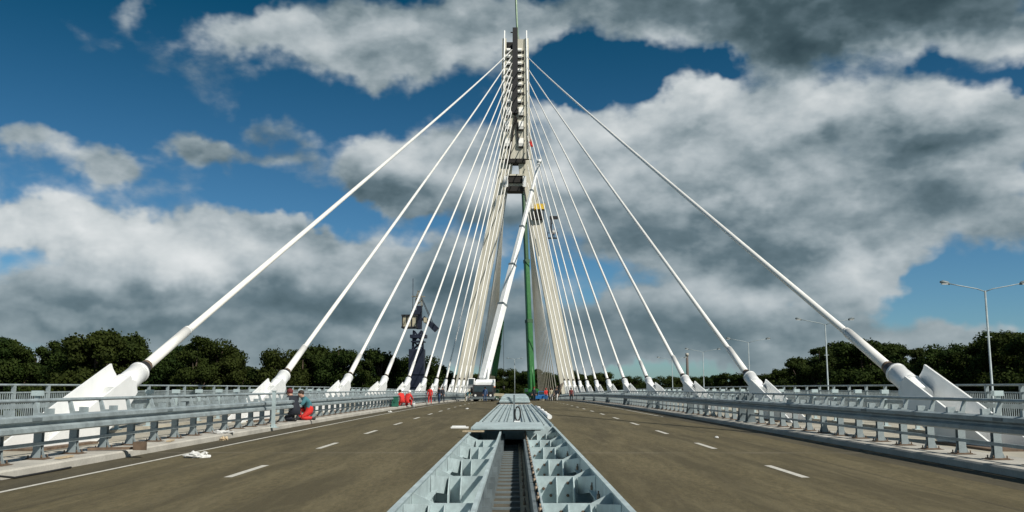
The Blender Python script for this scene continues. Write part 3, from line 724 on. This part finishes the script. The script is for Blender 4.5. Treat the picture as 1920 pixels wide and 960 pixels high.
# undergrowth closing the foot of the tree belts
me, _ = crown_mesh('undergrowth', 7, 9, 16, 3000, .5, 77)
V = []; Fs = []; base = np.array([v.co[:] for v in me.vertices]); fc = np.array([p.vertices[:] for p in me.polygons])
offs = [(x, 200+random.uniform(0, 12)) for x in np.arange(-175, -20, 9)]+[(x, 216+random.uniform(0, 12)+(170-x)*1.3) for x in np.arange(24, 175, 9)]+[(x, 440) for x in np.arange(-45, 50, 9)]
for i, (ox, oy) in enumerate(offs): V.append(base+np.array([ox, oy, GZ])); Fs.append(fc+i*len(base))
m2 = bpy.data.meshes.new('undergrowth'); m2.from_pydata(np.concatenate(V).tolist(), [], np.concatenate(Fs).tolist()); m2.materials.append(leaf)
o = bpy.data.objects.new('undergrowth', m2); C.objects.link(o); tag(o, 'low dark scrub along the foot of the trees', 'undergrowth', kind='stuff')

# ------------------------------------------------------------------ vehicles and cranes
def wheel(parent, x, y, r=.55, w=.32):
    b = B(); tube(b, [(x-w/2, y, r), (x-w/2+.05, y, r), (x+w/2-.05, y, r), (x+w/2, y, r)], [r*.93, r, r, r*.93], 20); d = obj('wheel', b, black, parent)
    b = B(); sx = -1 if x < 0 else 1; tube(b, [(x+sx*(w/2-.02), y, r), (x+sx*(w/2+.03), y, r)], r*.5, 14); obj('rim', b, galv, d)
def telescopic(name, label, loc, rz, paintm, base, tip, wd, secs, cols=None, cabm=None, scale=1.0, stripe=None):
    t = thing(name, label, 'crane', loc, rz=rz)
    L = Vector(loc); Ri = Matrix.Rotation(-rz, 3, 'Z')
    b = B(); box(b, -1.25, 1.25, -4.6, 5.4, .75, 1.25); box(b, -1.35, 1.35, -1.6, 4.9, 1.25, 1.5); obj('chassis', b, dark, t)
    b = B()                                               # carrier cab, raked front facing the camera
    prism(b, [(-1.3, -6.6, .55), (-1.3, -6.7, 1.3), (-1.3, -6.45, 2.1), (-1.3, -4.7, 2.15), (-1.3, -4.65, .55)], (2.6, 0, 0)); d = obj('carrier_cab', b, cabm or dark, t)
    b = B(); prism(b, [(-1.12, -6.72, 1.3), (-1.12, -6.5, 2.0), (-1.12, -6.47, 2.0), (-1.12, -6.69, 1.3)], (2.24, 0, 0)); obj('windscreen', b, glass, d)
    for s in (-1, 1):
        b = B(); tube(b, [(s*.95, -6.70, .85), (s*.95, -6.62, .85)], .14, 12); obj('headlight', b, lampw, d)
        b = B(); box(b, s*1.45-.12, s*1.45+.12, -6.4, -6.3, 1.35, 1.85); obj('mirror', b, black, d)
    b = B(); box(b, -1.3, 1.3, -6.85, -6.71, .4, .68); obj('bumper', b, galv_dark, t)
    for y in (-5.4, -3.4, 1.0, 2.6, 4.2):
        for s in (-1, 1): wheel(t, s*1.1, y)
    for y in (-2.2, 4.9):
        for s in (-1, 1):
            b = B(); beam(b, (s*.9, y, .9), (s*2.5, y, .8), .28, .28); tube(b, [(s*2.4, y, .85), (s*2.4, y, .1)], .08, 8); tube(b, [(s*2.4, y, .0), (s*2.4, y, .12)], .33, 10); obj('outrigger', b, beige, t)
    b = B(); tube(b, [(0, .8, 1.5), (0, .8, 1.78)], .9, 18); obj('turntable', b, dark, t)
    b = B(); box(b, -1.25, 1.3, -1.2, 3.1, 1.8, 2.5); prism(b, [(-1.25, -1.2, 2.5), (1.3, -1.2, 2.5), (1.15, -.6, 2.85), (-1.1, -.6, 2.85)], (0, 2.8, 0))
    bmesh.ops.bevel(b, geom=b.edges[:], offset=.05, segments=1, affect='EDGES'); h = obj('machine_house', b, paintm, t)
    if stripe: b = B(); box(b, -1.27, 1.32, -1.22, 3.12, 1.78, 1.95); obj('stripe', b, stripe, h)
    b = B(); box(b, -1.3, 1.3, 3.15, 4.1, 1.8, 2.9); obj('counterweight', b, paintm, t)
    b = B(); prism(b, [(-2.15, -1.6, 1.6), (-2.15, -1.9, 2.2), (-2.15, -1.5, 3.0), (-2.15, .1, 3.0), (-2.15, .1, 1.6)], (.85, 0, 0)); oc = obj('operator_cab', b, paintm, t)
    b = B(); prism(b, [(-2.08, -1.93, 2.2), (-2.08, -1.55, 2.92), (-2.08, -1.52, 2.92), (-2.08, -1.90, 2.2)], (.7, 0, 0)); box(b, -2.165, -2.15, -1.3, -.2, 2.2, 2.85); obj('window', b, glass, oc)
    a = Ri @ (Vector(base)-L); e = Ri @ (Vector(tip)-L); v = e-a; n = len(secs)
    for i, (f0, f1) in enumerate(secs):
        w0 = wd*(1-.17*i); b = B(); beam(b, a+v*f0, a+v*f1, w0, w0*1.12)
        bmesh.ops.bevel(b, geom=b.edges[:], offset=w0*.12, segments=1, affect='EDGES')
        s_ = obj('boom_section', b, (cols[i] if cols else paintm), t)
        b = B(); beam(b, a+v*(f1-.004), a+v*(f1+.004), w0*1.06, w0*1.18); obj('collar', b, galv_dark if not cols else greend, s_)
    b = B(); vn = v.normalized(); beam(b, e-vn*.3, e+vn*.5, wd*.5, wd*.5); tube(b, [e+vn*.4+Vector((-.25, -.2, 0)), e+vn*.4+Vector((.25, -.2, 0))], .3, 10); obj('boom_head', b, paintm, t)
    b = B(); lo = a+Vector((.55, -.9, -.4)); hi = a+v*.14; mid = lo.lerp(hi, .55)
    tube(b, [lo, mid], .2, 10); tube(b, [mid, hi], .12, 10, 1); obj('lift_cylinder', b, [paintm, galv_lt], t)
    return t
# white crane working in front of the pylon
wb = at(906, 712, 121.5); wt = at(1010, 307, 133)
wc = telescopic('mobile_crane', 'mobile crane with white boom raised across the front of the pylon, on the left carriageway', (-4.15, 121, ddeck(121)), 0, white, wb, wt, .96,
   ((0, .32), (.32, .50), (.50, .68), (.68, .86), (.86, 1.0)), stripe=orange)
# green crane behind the pylon, boom topping it
gb = at(997, 735, 217); gt = at(966.5, -25, 226)
gc = telescopic('mobile_crane', 'green mobile crane behind the right pylon leg with its boom rising above the tower top', (4.1, 217, ddeck(217)), 0, green, gb, gt, 1.35,
   ((0, .16), (.16, .30), (.30, .5), (.5, .86), (.86, 1.0)), cols=(green, green, greend, greend, green), cabm=green)
for i, ch in enumerate([c for c in gc.children if c.name.startswith('boom_section')]): pass
gb2 = at(926, 705, 226); gt2 = at(944, 578, 226)
telescopic('mobile_crane', 'dark green crane behind the white crane with a short steep boom', (-5.6, 226, ddeck(226)), 0, greend, gb2, gt2, 1.3, ((0, .45), (.45, .8), (.8, 1.0)), cols=(green, greend, greend), cabm=greend)
# hoist ropes
b = B(); q = at(944, 578, 226); tube(b, [(q.x, 226, q.z), (q.x+.1, 226, ddeck(226)+3.5)], .05, 5)
q2 = Vector((q.x+.1, 226, ddeck(226)+3.3)); tube(b, [q2+Vector((0, 0, .4)), q2-Vector((0, 0, .5))], [.3, .2], 8)
tag(obj('hoist_rope', b, dark), 'thin dark hoist rope and hook hanging from the short green boom', 'rope')
# blue pickup parked by the green crane
def pickup(loc):
    t = thing('pickup_truck', 'small bright blue pickup truck parked by the pylon on the right carriageway', 'truck', loc)
    b = B(); prism(b, [(-.85, -2.2, .45), (-.85, -2.25, .85), (-.85, -.9, 1.0), (-.85, 2.2, 1.0), (-.85, 2.2, .45)], (1.7, 0, 0)); obj('body', b, bluep, t)
    b = B(); prism(b, [(-.75, -.9, 1.0), (-.75, -.4, 1.55), (-.75, .6, 1.6), (-.75, .75, 1.0)], (1.5, 0, 0)); c = obj('cab', b, bluep, t)
    b = B(); prism(b, [(-.68, -.89, 1.06), (-.68, -.45, 1.52), (-.68, -.47, 1.54), (-.68, -.93, 1.07)], (1.36, 0, 0)); obj('windscreen', b, glass, c)
    for s in (-1, 1):
        b = B(); tube(b, [(s*.62, -2.27, .7), (s*.62, -2.2, .7)], .1, 10); obj('headlight', b, lampw, t)
        for y in (-1.4, 1.4): wheel(t, s*.75, y, .32, .2)
pickup((4.55, 158, ddeck(158)))
# dark floating crane on the river
def float_crane():
    Y = 188.0; c0 = at(781, 740, Y); t = thing('floating_crane', 'dark navy floating crane tower with a cream cab rising behind the left cables', 'crane', (c0.x, Y, GZ-.6))
    def P(x, y): q = at(x, y, Y); return Vector((q.x-c0.x, 0, q.z-(GZ-.6)))
    k = Y/F
    b = B(); prism(b, [(-13, -7, 0), (13, -7, 0), (12, -7, 1.8), (-12, -7, 1.8)], (0, 14, 0)); obj('pontoon', b, navyp, t)
    top = P(782, 655); b = B()
    for z0, z1, w in ((1.8, 8, 2.0), (8, top.z, 1.55)): box(b, -w, w, -w, w, z0, z1)
    for i in range(6):
        z = 4+i*2.6; box(b, -1.75, 1.75, -1.72, 1.72, z, z+.12)
    obj('tower', b, navyp, t)
    b = B()
    for (x0, y0, x1, y1) in ((774, 655, 776, 620), (793, 655, 791, 620), (774, 640, 793, 640), (774, 655, 793, 640), (793, 655, 774, 640), (776, 620, 791, 640), (791, 620, 776, 640)):
        for dy in (-.9, .9): beam(b, P(x0, y0)+Vector((0, dy, 0)), P(x1, y1)+Vector((0, dy, 0)), .25, .25)
    p = P(770, 634); q = P(800, 628); box(b, p.x, q.x, -1.5, 1.5, p.z, q.z); p = P(772, 642); q = P(797, 640); box(b, p.x, q.x, -1.6, 1.6, p.z, q.z); obj('lattice_base', b, navyp, t)
    p = P(756, 613); q = P(783, 594); b = B(); box(b, p.x, q.x, -1.5, 1.5, p.z, q.z); cb = obj('cab', b, beige, t)
    b = B(); box(b, p.x-.2, q.x+.2, -1.7, 1.7, q.z, q.z+.35); box(b, p.x-.2, q.x+.2, -1.7, 1.7, p.z-.3, p.z)
    for f in (0, .33, .66, 1): xx = p.x+(q.x-p.x)*f; box(b, xx-.1, xx+.1, -1.62, -1.5, p.z, q.z)
    obj('cab_frame', b, dark, cb)
    b = B(); p = P(781, 617); q = P(791, 574); box(b, p.x, q.x, -1.0, 1.0, p.z, q.z); p = P(777, 590); q = P(789, 582); box(b, p.x-.5, q.x, -1.3, 1.3, p.z, q.z); obj('mast_head', b, navyp, t)
    b = B()
    for (x0, y0, x1, y1) in ((778, 574, 784, 546), (792, 574, 787, 546), (778, 574, 792, 562), (792, 574, 779, 562), (779, 562, 790, 552), (790, 562, 781, 552), (772, 556, 797, 556), (783, 546, 788, 546)):
        for dy in (-.5, .5): beam(b, P(x0, y0)+Vector((0, dy, 0)), P(x1, y1)+Vector((0, dy, 0)), .16, .16)
    obj('lattice_top', b, mat('grey_lattice', (.25, .24, .2), .7), t)
    b = B(); beam(b, P(793, 596), P(817, 617), 1.0, 1.0); beam(b, P(808, 608), P(819, 619), 1.5, 1.2); obj('jib', b, navyp, t)
    b = B(); p = P(795, 605); q = P(801, 596); box(b, p.x, q.x, -.8, .8, p.z, q.z); obj('winch_box', b, beige, t)
    b = B(); tube(b, [P(790, 560), P(812, 611)], .06, 4); tube(b, [P(788, 552), P(816, 614)], .06, 4); obj('stay_rope', b, dark, t)
    b = B(); tube(b, [P(774, 590), P(774.5, 522)], .07, 5); obj('antenna', b, navyp, t)
float_crane()
# factory chimney far beyond the right trees
q = at(1288, 662, 900); b = B(); tube(b, [(0, 0, 0), (0, 0, q.z-GZ-3)], [1.7, 1.2], 16); t = thing('chimney', 'slim dark chimney with a pale top standing far beyond the right trees', 'chimney', (q.x, 900, GZ))
obj('shaft', b, mat('sooty_brick', (.12, .10, .09), .9), t); b = B(); tube(b, [(0, 0, q.z-GZ-3), (0, 0, q.z-GZ)], [1.6, 1.6], 16); obj('cap', b, conc, t)

# ------------------------------------------------------------------ people
def person(label, loc, rz, J, rad_scale, top, trous, hat=None, hatm=None, scale=1.0, group=None):
    """J: joint name -> (x,y,z); person faces +y locally"""
    names = ['pelvis', 'waist', 'chest', 'neck', 'jaw', 'head', 'crown', 'shL', 'elL', 'wrL', 'plL', 'shR', 'elR', 'wrR', 'plR', 'hipL', 'knL', 'anL', 'toL', 'hipR', 'knR', 'anR', 'toR']
    rd = dict(pelvis=.135, waist=.125, chest=.15, neck=.06, jaw=.075, head=.105, crown=.07, shL=.075, elL=.05, wrL=.034, plL=.04, shR=.075, elR=.05, wrR=.034, plR=.04,
              hipL=.10, knL=.065, anL=.048, toL=.045, hipR=.10, knR=.065, anR=.048, toR=.045)
    ed = [('pelvis', 'waist'), ('waist', 'chest'), ('chest', 'neck'), ('neck', 'jaw'), ('jaw', 'head'), ('head', 'crown')]
    for s in 'LR': ed += [('chest', 'sh'+s), ('sh'+s, 'el'+s), ('el'+s, 'wr'+s), ('wr'+s, 'pl'+s), ('pelvis', 'hip'+s), ('hip'+s, 'kn'+s), ('kn'+s, 'an'+s), ('an'+s, 'to'+s)]
    vs = [Vector(J[n]) for n in names]; rr = [rd[n]*rad_scale for n in names]; es = [(names.index(a), names.index(b)) for a, b in ed]
    for s in 'LR':
        w = Vector(J['wr'+s]); p = Vector(J['pl'+s]); f = (p-w).normalized(); side = f.cross(Vector((0, 1, .1))).normalized(); ip = names.index('pl'+s)
        for j, (o_, l) in enumerate(((-.033, .07), (-.011, .082), (.011, .078), (.033, .062))):
            a = p+side*o_+f*.02; vs.append(a); rr.append(.010); es.append((ip, len(vs)-1))
            vs.append(a+f*l+Vector((0, .015, -.01))); rr.append(.008); es.append((len(vs)-2, len(vs)-1))
        vs.append(w.lerp(p, .6)+side*.055); rr.append(.011); es.append((ip, len(vs)-1)); vs.append(vs[-1]+f*.045); rr.append(.009); es.append((len(vs)-2, len(vs)-1))
    nose = Vector(J['head'])+Vector((0, .115, -.02)); vs.append(nose); rr.append(.018); es.append((names.index('head'), len(vs)-1))
    me = bpy.data.meshes.new('body'); me.from_pydata([tuple(v) for v in vs], es, []); o = bpy.data.objects.new('person', me); C.objects.link(o)
    sk = o.modifiers.new('s', 'SKIN'); sk.use_smooth_shade = True
    for v, r_ in zip(me.skin_vertices[0].data, rr): v.radius = (r_, r_)
    me.skin_vertices[0].data[0].use_root = True
    sb = o.modifiers.new('u', 'SUBSURF'); sb.levels = 1; sb.render_levels = 1
    dg = bpy.context.evaluated_depsgraph_get(); m2 = bpy.data.meshes.new_from_object(o.evaluated_get(dg)); o.modifiers.clear(); o.data = m2; m2.name = 'body'
    m2.materials.clear()
    for m in (skinm, top, trous, black): m2.materials.append(m)
    nk = Vector(J['neck'])
    for p in m2.polygons:
        c = p.center; best = min(((c-(vs[a]+(vs[b]-vs[a])*max(0, min(1, (c-vs[a]).dot(vs[b]-vs[a])/max(1e-6, (vs[b]-vs[a]).length_squared))))).length-min(rr[a], rr[b])*.5, i) for i, (a, b) in enumerate(es))[1]
        a, b_ = es[best]; na = names[a] if a < len(names) else 'f'; nb = names[b_] if b_ < len(names) else 'f'
        if nb in ('jaw', 'head', 'crown') or nb == 'f' or nb[:2] == 'pl': k = 0
        elif nb[:2] == 'to': k = 3
        elif na == 'pelvis' and nb != 'waist' or nb[:2] in ('kn', 'an'): k = 2
        else: k = 1
        p.material_index = k; p.use_smooth = True
    o.location = loc; o.rotation_euler = (0, 0, rz); o.scale = (scale,)*3
    tag(o, label, 'person', group)
    H = Vector(J['head']); b = B()
    bmesh.ops.create_uvsphere(b, u_segments=14, v_segments=9, radius=.118, matrix=Matrix.Translation(H+Vector((0, -.018, .035))) @ Matrix.Diagonal((.95, 1.02, .95, 1)))
    bmesh.ops.delete(b, geom=[f for f in b.faces if f.calc_center_median().z < H.z-.0 and f.calc_center_median().y > H.y-.03], context='FACES')
    if hat == 'helmet':
        tube(b, [H+Vector((0, .02, .045)), H+Vector((0, .02, .06))], [.15, .15], 14)
    h = obj(hat or 'hair', b, hatm or hairm, o)
    for f in h.data.polygons: f.use_smooth = True
    b = B()
    for s in (-1, 1): bmesh.ops.create_uvsphere(b, u_segments=6, v_segments=5, radius=.014, matrix=Matrix.Translation(H+Vector((s*.036, .098, .005))))
    obj('eyes', b, black, o)
    return o
STAND = dict(pelvis=(0, 0, .93), waist=(0, .01, 1.08), chest=(0, .0, 1.30), neck=(0, 0, 1.47), jaw=(0, .02, 1.55), head=(0, .02, 1.63), crown=(0, .01, 1.69),
  shL=(-.19, 0, 1.40), elL=(-.25, .02, 1.12), wrL=(-.25, .12, .88), plL=(-.25, .15, .80), shR=(.19, 0, 1.40), elR=(.25, .02, 1.12), wrR=(.25, .14, .90), plR=(.25, .17, .82),
  hipL=(-.10, 0, .88), knL=(-.12, .03, .50), anL=(-.13, -.02, .09), toL=(-.14, .16, .045), hipR=(.10, 0, .88), knR=(.12, .03, .50), anR=(.13, -.02, .09), toR=(.15, .16, .045))
def pose(**k): d = dict(STAND); d.update(k); return d
WALK = pose(knL=(-.11, .16, .52), anL=(-.11, .26, .10), toL=(-.11, .44, .06), knR=(.11, -.02, .50), anR=(.11, -.28, .14), toR=(.12, -.12, .05), elL=(-.25, -.12, 1.14), wrL=(-.24, -.06, .9), plL=(-.24, -.03, .82), elR=(.25, .1, 1.13), wrR=(.22, .28, .98), plR=(.22, .35, .94))
BEND = pose(pelvis=(0, -.12, .86), waist=(0, .02, 1.0), chest=(0, .26, 1.10), neck=(0, .42, 1.16), jaw=(0, .5, 1.16), head=(0, .56, 1.18), crown=(0, .61, 1.2), shL=(-.19, .33, 1.12), elL=(-.22, .42, .84), wrL=(-.16, .55, .62), plL=(-.15, .6, .55), shR=(.19, .33, 1.12), elR=(.22, .42, .84), wrR=(.16, .55, .62), plR=(.15, .6, .55), hipL=(-.1, -.1, .82), hipR=(.1, -.1, .82))
KNEEL = dict(pelvis=(0, -.12, .36), waist=(0, -.04, .52), chest=(0, .10, .72), neck=(0, .20, .86), jaw=(0, .25, .92), head=(0, .28, 1.0), crown=(0, .29, 1.06),
  shL=(-.19, .13, .80), elL=(-.23, .28, .58), wrL=(-.16, .48, .50), plL=(-.13, .55, .48), shR=(.19, .13, .80), elR=(.23, .28, .58), wrR=(.16, .48, .50), plR=(.13, .55, .48),
  hipL=(-.11, -.10, .34), knL=(-.17, .28, .09), anL=(-.15, -.14, .07), toL=(-.15, -.30, .05), hipR=(.11, -.08, .34), knR=(.18, .30, .42), anR=(.16, .22, .09), toR=(.17, .40, .045))
SIT = dict(pelvis=(0, 0, .14), waist=(0, -.02, .30), chest=(0, .06, .52), neck=(0, .14, .68), jaw=(0, .20, .73), head=(0, .23, .81), crown=(0, .23, .87),
  shL=(-.19, .08, .60), elL=(-.25, .22, .40), wrL=(-.14, .40, .36), plL=(-.1, .46, .34), shR=(.19, .08, .60), elR=(.25, .22, .40), wrR=(.14, .42, .36), plR=(.1, .48, .34),
  hipL=(-.11, .04, .13), knL=(-.2, .42, .42), anL=(-.17, .66, .08), toL=(-.19, .84, .045), hipR=(.11, .04, .13), knR=(.2, .42, .40), anR=(.18, .68, .08), toR=(.2, .86, .045))
def gp(px, Y, lift=0.0): return ((px-VX)/F*Y, Y, ddeck(Y)+lift)
kl = .15
person('kneeling worker in dark clothes and dark red cap at the left kerb', (-8.22, 34.0, .15+ddeck(34)), R(55), KNEEL, 1.3, navyc, navyc, 'cap', mat('dark_red_cap', (.12, .02, .02), .8), 1.05)
person('kneeling worker in teal top and bright red trousers at the edge of the left kerb', (-8.05, 35.4, .15+ddeck(36)), R(115), KNEEL, 1.45, tealc, redc, 'hair', None, 1.0)
person('crouched worker in red overalls next to the green box by the left kerb', (gp(756, 64.5)[0], 64.5, .15+ddeck(64)), R(40), KNEEL, 1.25, redc, redc, 'hair', None, 1.0)
person('crouched worker in red overalls with a white cap, right of the other crouched worker', (gp(766, 66)[0], 66, .11+ddeck(66)), R(-30), KNEEL, 1.25, redc, redc, 'cap', white, 1.0)
person('worker in red overalls standing by the left barrier', gp(808, 85), R(170), STAND, 1.1, redc, redc, 'hair', None, .92)
person('worker in dark jacket and blue trousers standing right of the red overalls worker', gp(825, 94, 0), R(120), pose(wrL=(-.2, .3, 1.1), plL=(-.18, .36, 1.14)), 1.15, navyc, jeansc, 'hair', None, .95)
person('man in black walking beside the foot of the left cables', gp(831, 99, 0), R(200), WALK, 1.1, navyc, navyc, 'hair', None, .95)
person('stooping worker in pale trousers behind the left cable feet', gp(877, 112), R(220), BEND, 1.1, tealc, whitec, 'hair', None, 1.0)
person('worker in blue overalls standing in front of the white crane', gp(910, 108), R(190), STAND, 1.1, jeansc, jeansc, 'hair', None, 1.0)
person('worker in dark clothes with a red helmet standing near the green crane', gp(1001, 118), R(180), STAND, 1.15, navyc, navyc, 'helmet', redp, 1.05)
person('worker in a red jacket and blue trousers standing by the blue pickup', gp(1023, 128), R(190), WALK, 1.1, redc, jeansc, 'helmet', redp, 1.0)
person('worker with white trousers and cream top standing left of the right cable feet', gp(1033, 124), R(180), STAND, 1.15, beige, whitec, 'hair', None, 1.0)
person('worker with white trousers and black top beside the right cable feet', gp(1043, 126), R(160), WALK, 1.15, navyc, whitec, 'hair', None, 1.0)
person('worker in maroon top and black trousers standing in front of the right cables', gp(1070, 122), R(180), STAND, 1.15, maroonc, navyc, 'hair', None, 1.0)

# ------------------------------------------------------------------ small things
def simple(name, label, cat, bmf, m, loc=(0, 0, 0), group=None, rz=0):
    b = B(); bmf(b); o = obj(name, b, m, None, loc); o.rotation_euler = (0, 0, rz); return tag(o, label, cat, group)
def f(b):
    box(b, -.22, .22, -.2, .2, 0, .62); box(b, -.24, .24, -.22, .22, .62, .68); box(b, -.05, .05, -.24, -.22, .3, .4)
    bmesh.ops.bevel(b, geom=b.edges[:], offset=.02, segments=1, affect='EDGES')
simple('tool_box', 'dark green upright box standing left of the crouched workers in red', 'box', f, greenbox, (gp(743.5, 61.5)[0], 61.5, .15+ddeck(61)))
def bucket(b): tube(b, [(0, 0, 0), (0, 0, .30), (0, 0, .32)], [.13, .16, .165], 14); tube(b, [(.16*math.cos(a), 0, .31+.14*math.sin(a)) for a in [i*math.pi/8 for i in range(9)]], .008, 4)
simple('bucket', 'white bucket on the road right of the crouched workers in red', 'bucket', bucket, white, gp(777, 67))
def f(b): box(b, -.05, .05, -.05, .05, 0, 1.16); box(b, -.16, .16, -.12, .12, 0, .02); box(b, -.08, .08, -.06, .06, 1.16, 1.19); prism(b, [(-.05, 0, .02), (-.14, 0, .02), (-.05, 0, .14)], (0, .01, 0)); prism(b, [(.05, 0, .02), (.14, 0, .02), (.05, 0, .14)], (0, .01, 0))
simple('steel_post', 'single pale steel post standing on the left kerb edge in front of the barrier', 'post', f, galv_lt, (-7.85, 29.7, ddeck(29.7)+.1))
def crumple(seed, sx, sy, sz):
    def g_(b):
        rg = random.Random(seed); bmesh.ops.create_icosphere(b, subdivisions=3, radius=1)
        for v in b.verts:
            k = 1+rg.uniform(-.35, .3); v.co = Vector((v.co.x*sx*k, v.co.y*sy*k, max(0, v.co.z*sz*k*rg.uniform(.5, 1.3)+sz*.25)))
    return g_
def roadpt(px, py):
    d = ray(px, py); Yq = 10
    for _ in range(30): Yq = (EYE-ddeck(Yq))/(-d.z)*d.y
    return ((d.x/d.y)*Yq, Yq, ddeck(Yq)+.004)
simple('crumpled_sheet', 'crumpled white plastic sheet on the left carriageway just inside the edge line', 'plastic sheet', crumple(1, .24, .17, .08), whitec, roadpt(368, 858))
simple('crumpled_sheet', 'crumpled white sheet on the left kerb under the barrier', 'plastic sheet', crumple(2, .30, .4, .05), whitec, (-8.2, 25.6, .15+ddeck(26)))
simple('debris', 'small pinkish lump of debris on the left kerb edge before the white sheet', 'debris', crumple(3, .1, .14, .07), wood, (-7.8, 24.6, ddeck(24)+.0))
def f(b): box(b, -.3, .3, -.12, .12, 0, .05); box(b, -.26, .2, -.1, .14, .05, .08)
simple('board', 'short white board lying on the left carriageway beside the median rim', 'board', f, white, roadpt(862, 803))
simple('litter', 'scrap of white paper in the middle of the left carriageway near the crane', 'litter', crumple(5, .12, .12, .05), whitec, roadpt(876, 767))
simple('litter', 'white scrap on the road just left of the bucket', 'litter', crumple(6, .12, .1, .06), whitec, roadpt(731, 773))
simple('litter', 'small pale scrap on the right carriageway beside the lane dashes', 'litter', crumple(7, .05, .07, .03), whitec, roadpt(1344, 821))
simple('stone', 'dark stone in the gutter below the left kerb near the post', 'stone', crumple(8, .16, .14, .09), rustm, roadpt(660, 777))
simple('stone', 'dark stone in the gutter below the left kerb nearer the pylon', 'stone', crumple(9, .15, .16, .09), rustm, roadpt(719, 766))
def f(b): beam(b, (-.5, 0, .03), (.45, .1, .03), .12, .05); prism(b, [(.35, -.1, 0), (.62, -.16, 0), (.55, .1, 0), (.4, .12, 0)], (0, 0, .16))
simple('rusty_bracket', 'rusty bracket and bar lying on the left kerb below the barrier', 'bracket', f, rustm, (-8.05, 18.5, .155+ddeck(18.5)), rz=R(15))
for i, (Y, x, w) in enumerate(((12.9, -8.15, 'nearest the camera'), (16.6, -8.12, 'between the first pair of anchors'), (21.6, -8.1, 'close to the white sheet'))):
    simple('plank', 'thin brown plank on the left kerb, %s' % w, 'plank', lambda b: box(b, -.25, .25, -.05, .05, 0, .03), wood, (x, Y, .152+ddeck(Y)), 'planks on the kerb', R(80+10*i))
def f(b):
    pts = [(-8.3, 12.6, .17), (-8.1, 13.1, .17), (-7.95, 13.5, .165), (-7.86, 13.9, .10), (-7.8, 14.4, .02), (-7.78, 15.2, .02), (-7.8, 16.2, .02)]
    tube(b, [(x, y, z+ddeck(y)) for x, y, z in pts], .018, 6)
simple('loose_cable', 'black loose cable trailing over the left kerb onto the road', 'cable', f, black)
# yellow cradle and dark work basket hanging among the right cables
def cradle(name, label, px, py, Y, m, w, h, extra):
    q = at(px, py, Y); t = thing(name, label, 'work basket', tuple(q))
    b = B(); box(b, -w, w, -.6, .6, 0, .12)
    obj('floor', b, dark, t)
    for sy in (-.6, .6):
        b = B(); box(b, -w, w, sy-.03, sy+.03, h-.08, h)
        if extra: box(b, -w, w, sy-.025, sy+.025, .121, h-.081)
        for xx in (-w, 0, w): box(b, xx-.05, xx+.05, sy-.05, sy+.05, 0.121, h+.01)
        obj('side_rail', b, m, t)
    b = B(); beam(b, (-w, 0, h), (0, 0, h+2.2), .08, .08); beam(b, (w, 0, h), (0, 0, h+2.2), .08, .08); obj('hanger', b, dark, t)
    top_ = at(992+.25*(px-1012), 250, 201.5)-q; b = B(); tube(b, [(0, 0, h+2.2), tuple(top_)], .035, 5); obj('suspension_rope', b, dark, t)
    return t
cradle('work_basket', 'yellow work cradle hanging by the right pylon leg among the cables', 1012, 394, 198, yellow, 1.1, 1.35, True)
t = cradle('work_basket', 'dark open work basket hanging outside the right pylon leg', 1036, 447, 196, dark, 1.1, 1.3, False)
q = at(1036, 447, 196)
b = B(); beam(b, (-.3, 0, 1.3), (-.3, 0, 4.6), .3, .3); beam(b, (-.6, 0, 4.6), (1.2, 0, 4.6), .45, .7); obj('gantry', b, dark, t)
person('worker in white and dark clothes riding in the hanging work basket', (q.x+.2, 196, q.z+.12), R(180), STAND, 1.25, whitec, navyc, 'helmet', white, 1.1)
simple('tarpaulin', 'small red tarpaulin tied to the right cables high beside the pylon', 'tarpaulin', crumple(12, .45, .3, 1.4), redc, tuple(at(996, 275, 199)))
# bundled pipes and a site hut material stack under the right leg
t = thing('pipe_bundle', 'leaning bundle of dark pipes stacked at the foot of the right cables', 'pipes', gp(1040, 135))
for i in range(6):
    b = B(); tube(b, [(-1.0+.25*i, .1*i, 0), (.2+.22*i, 1.2, 2.0+.14*i)], .07, 7); obj('pipe', b, rustm if i % 2 else dark, t)
t = thing('hand_cart', 'low blue trolley with red drums standing beside the green crane', 'trolley', gp(1013, 140))
b = B(); box(b, -.9, .9, -.6, .6, .3, .75); obj('tray', b, bluep, t)
for s in (-1, 1):
    for y in (-.4, .4): wheel(t, s*.8, y, .2, .12)
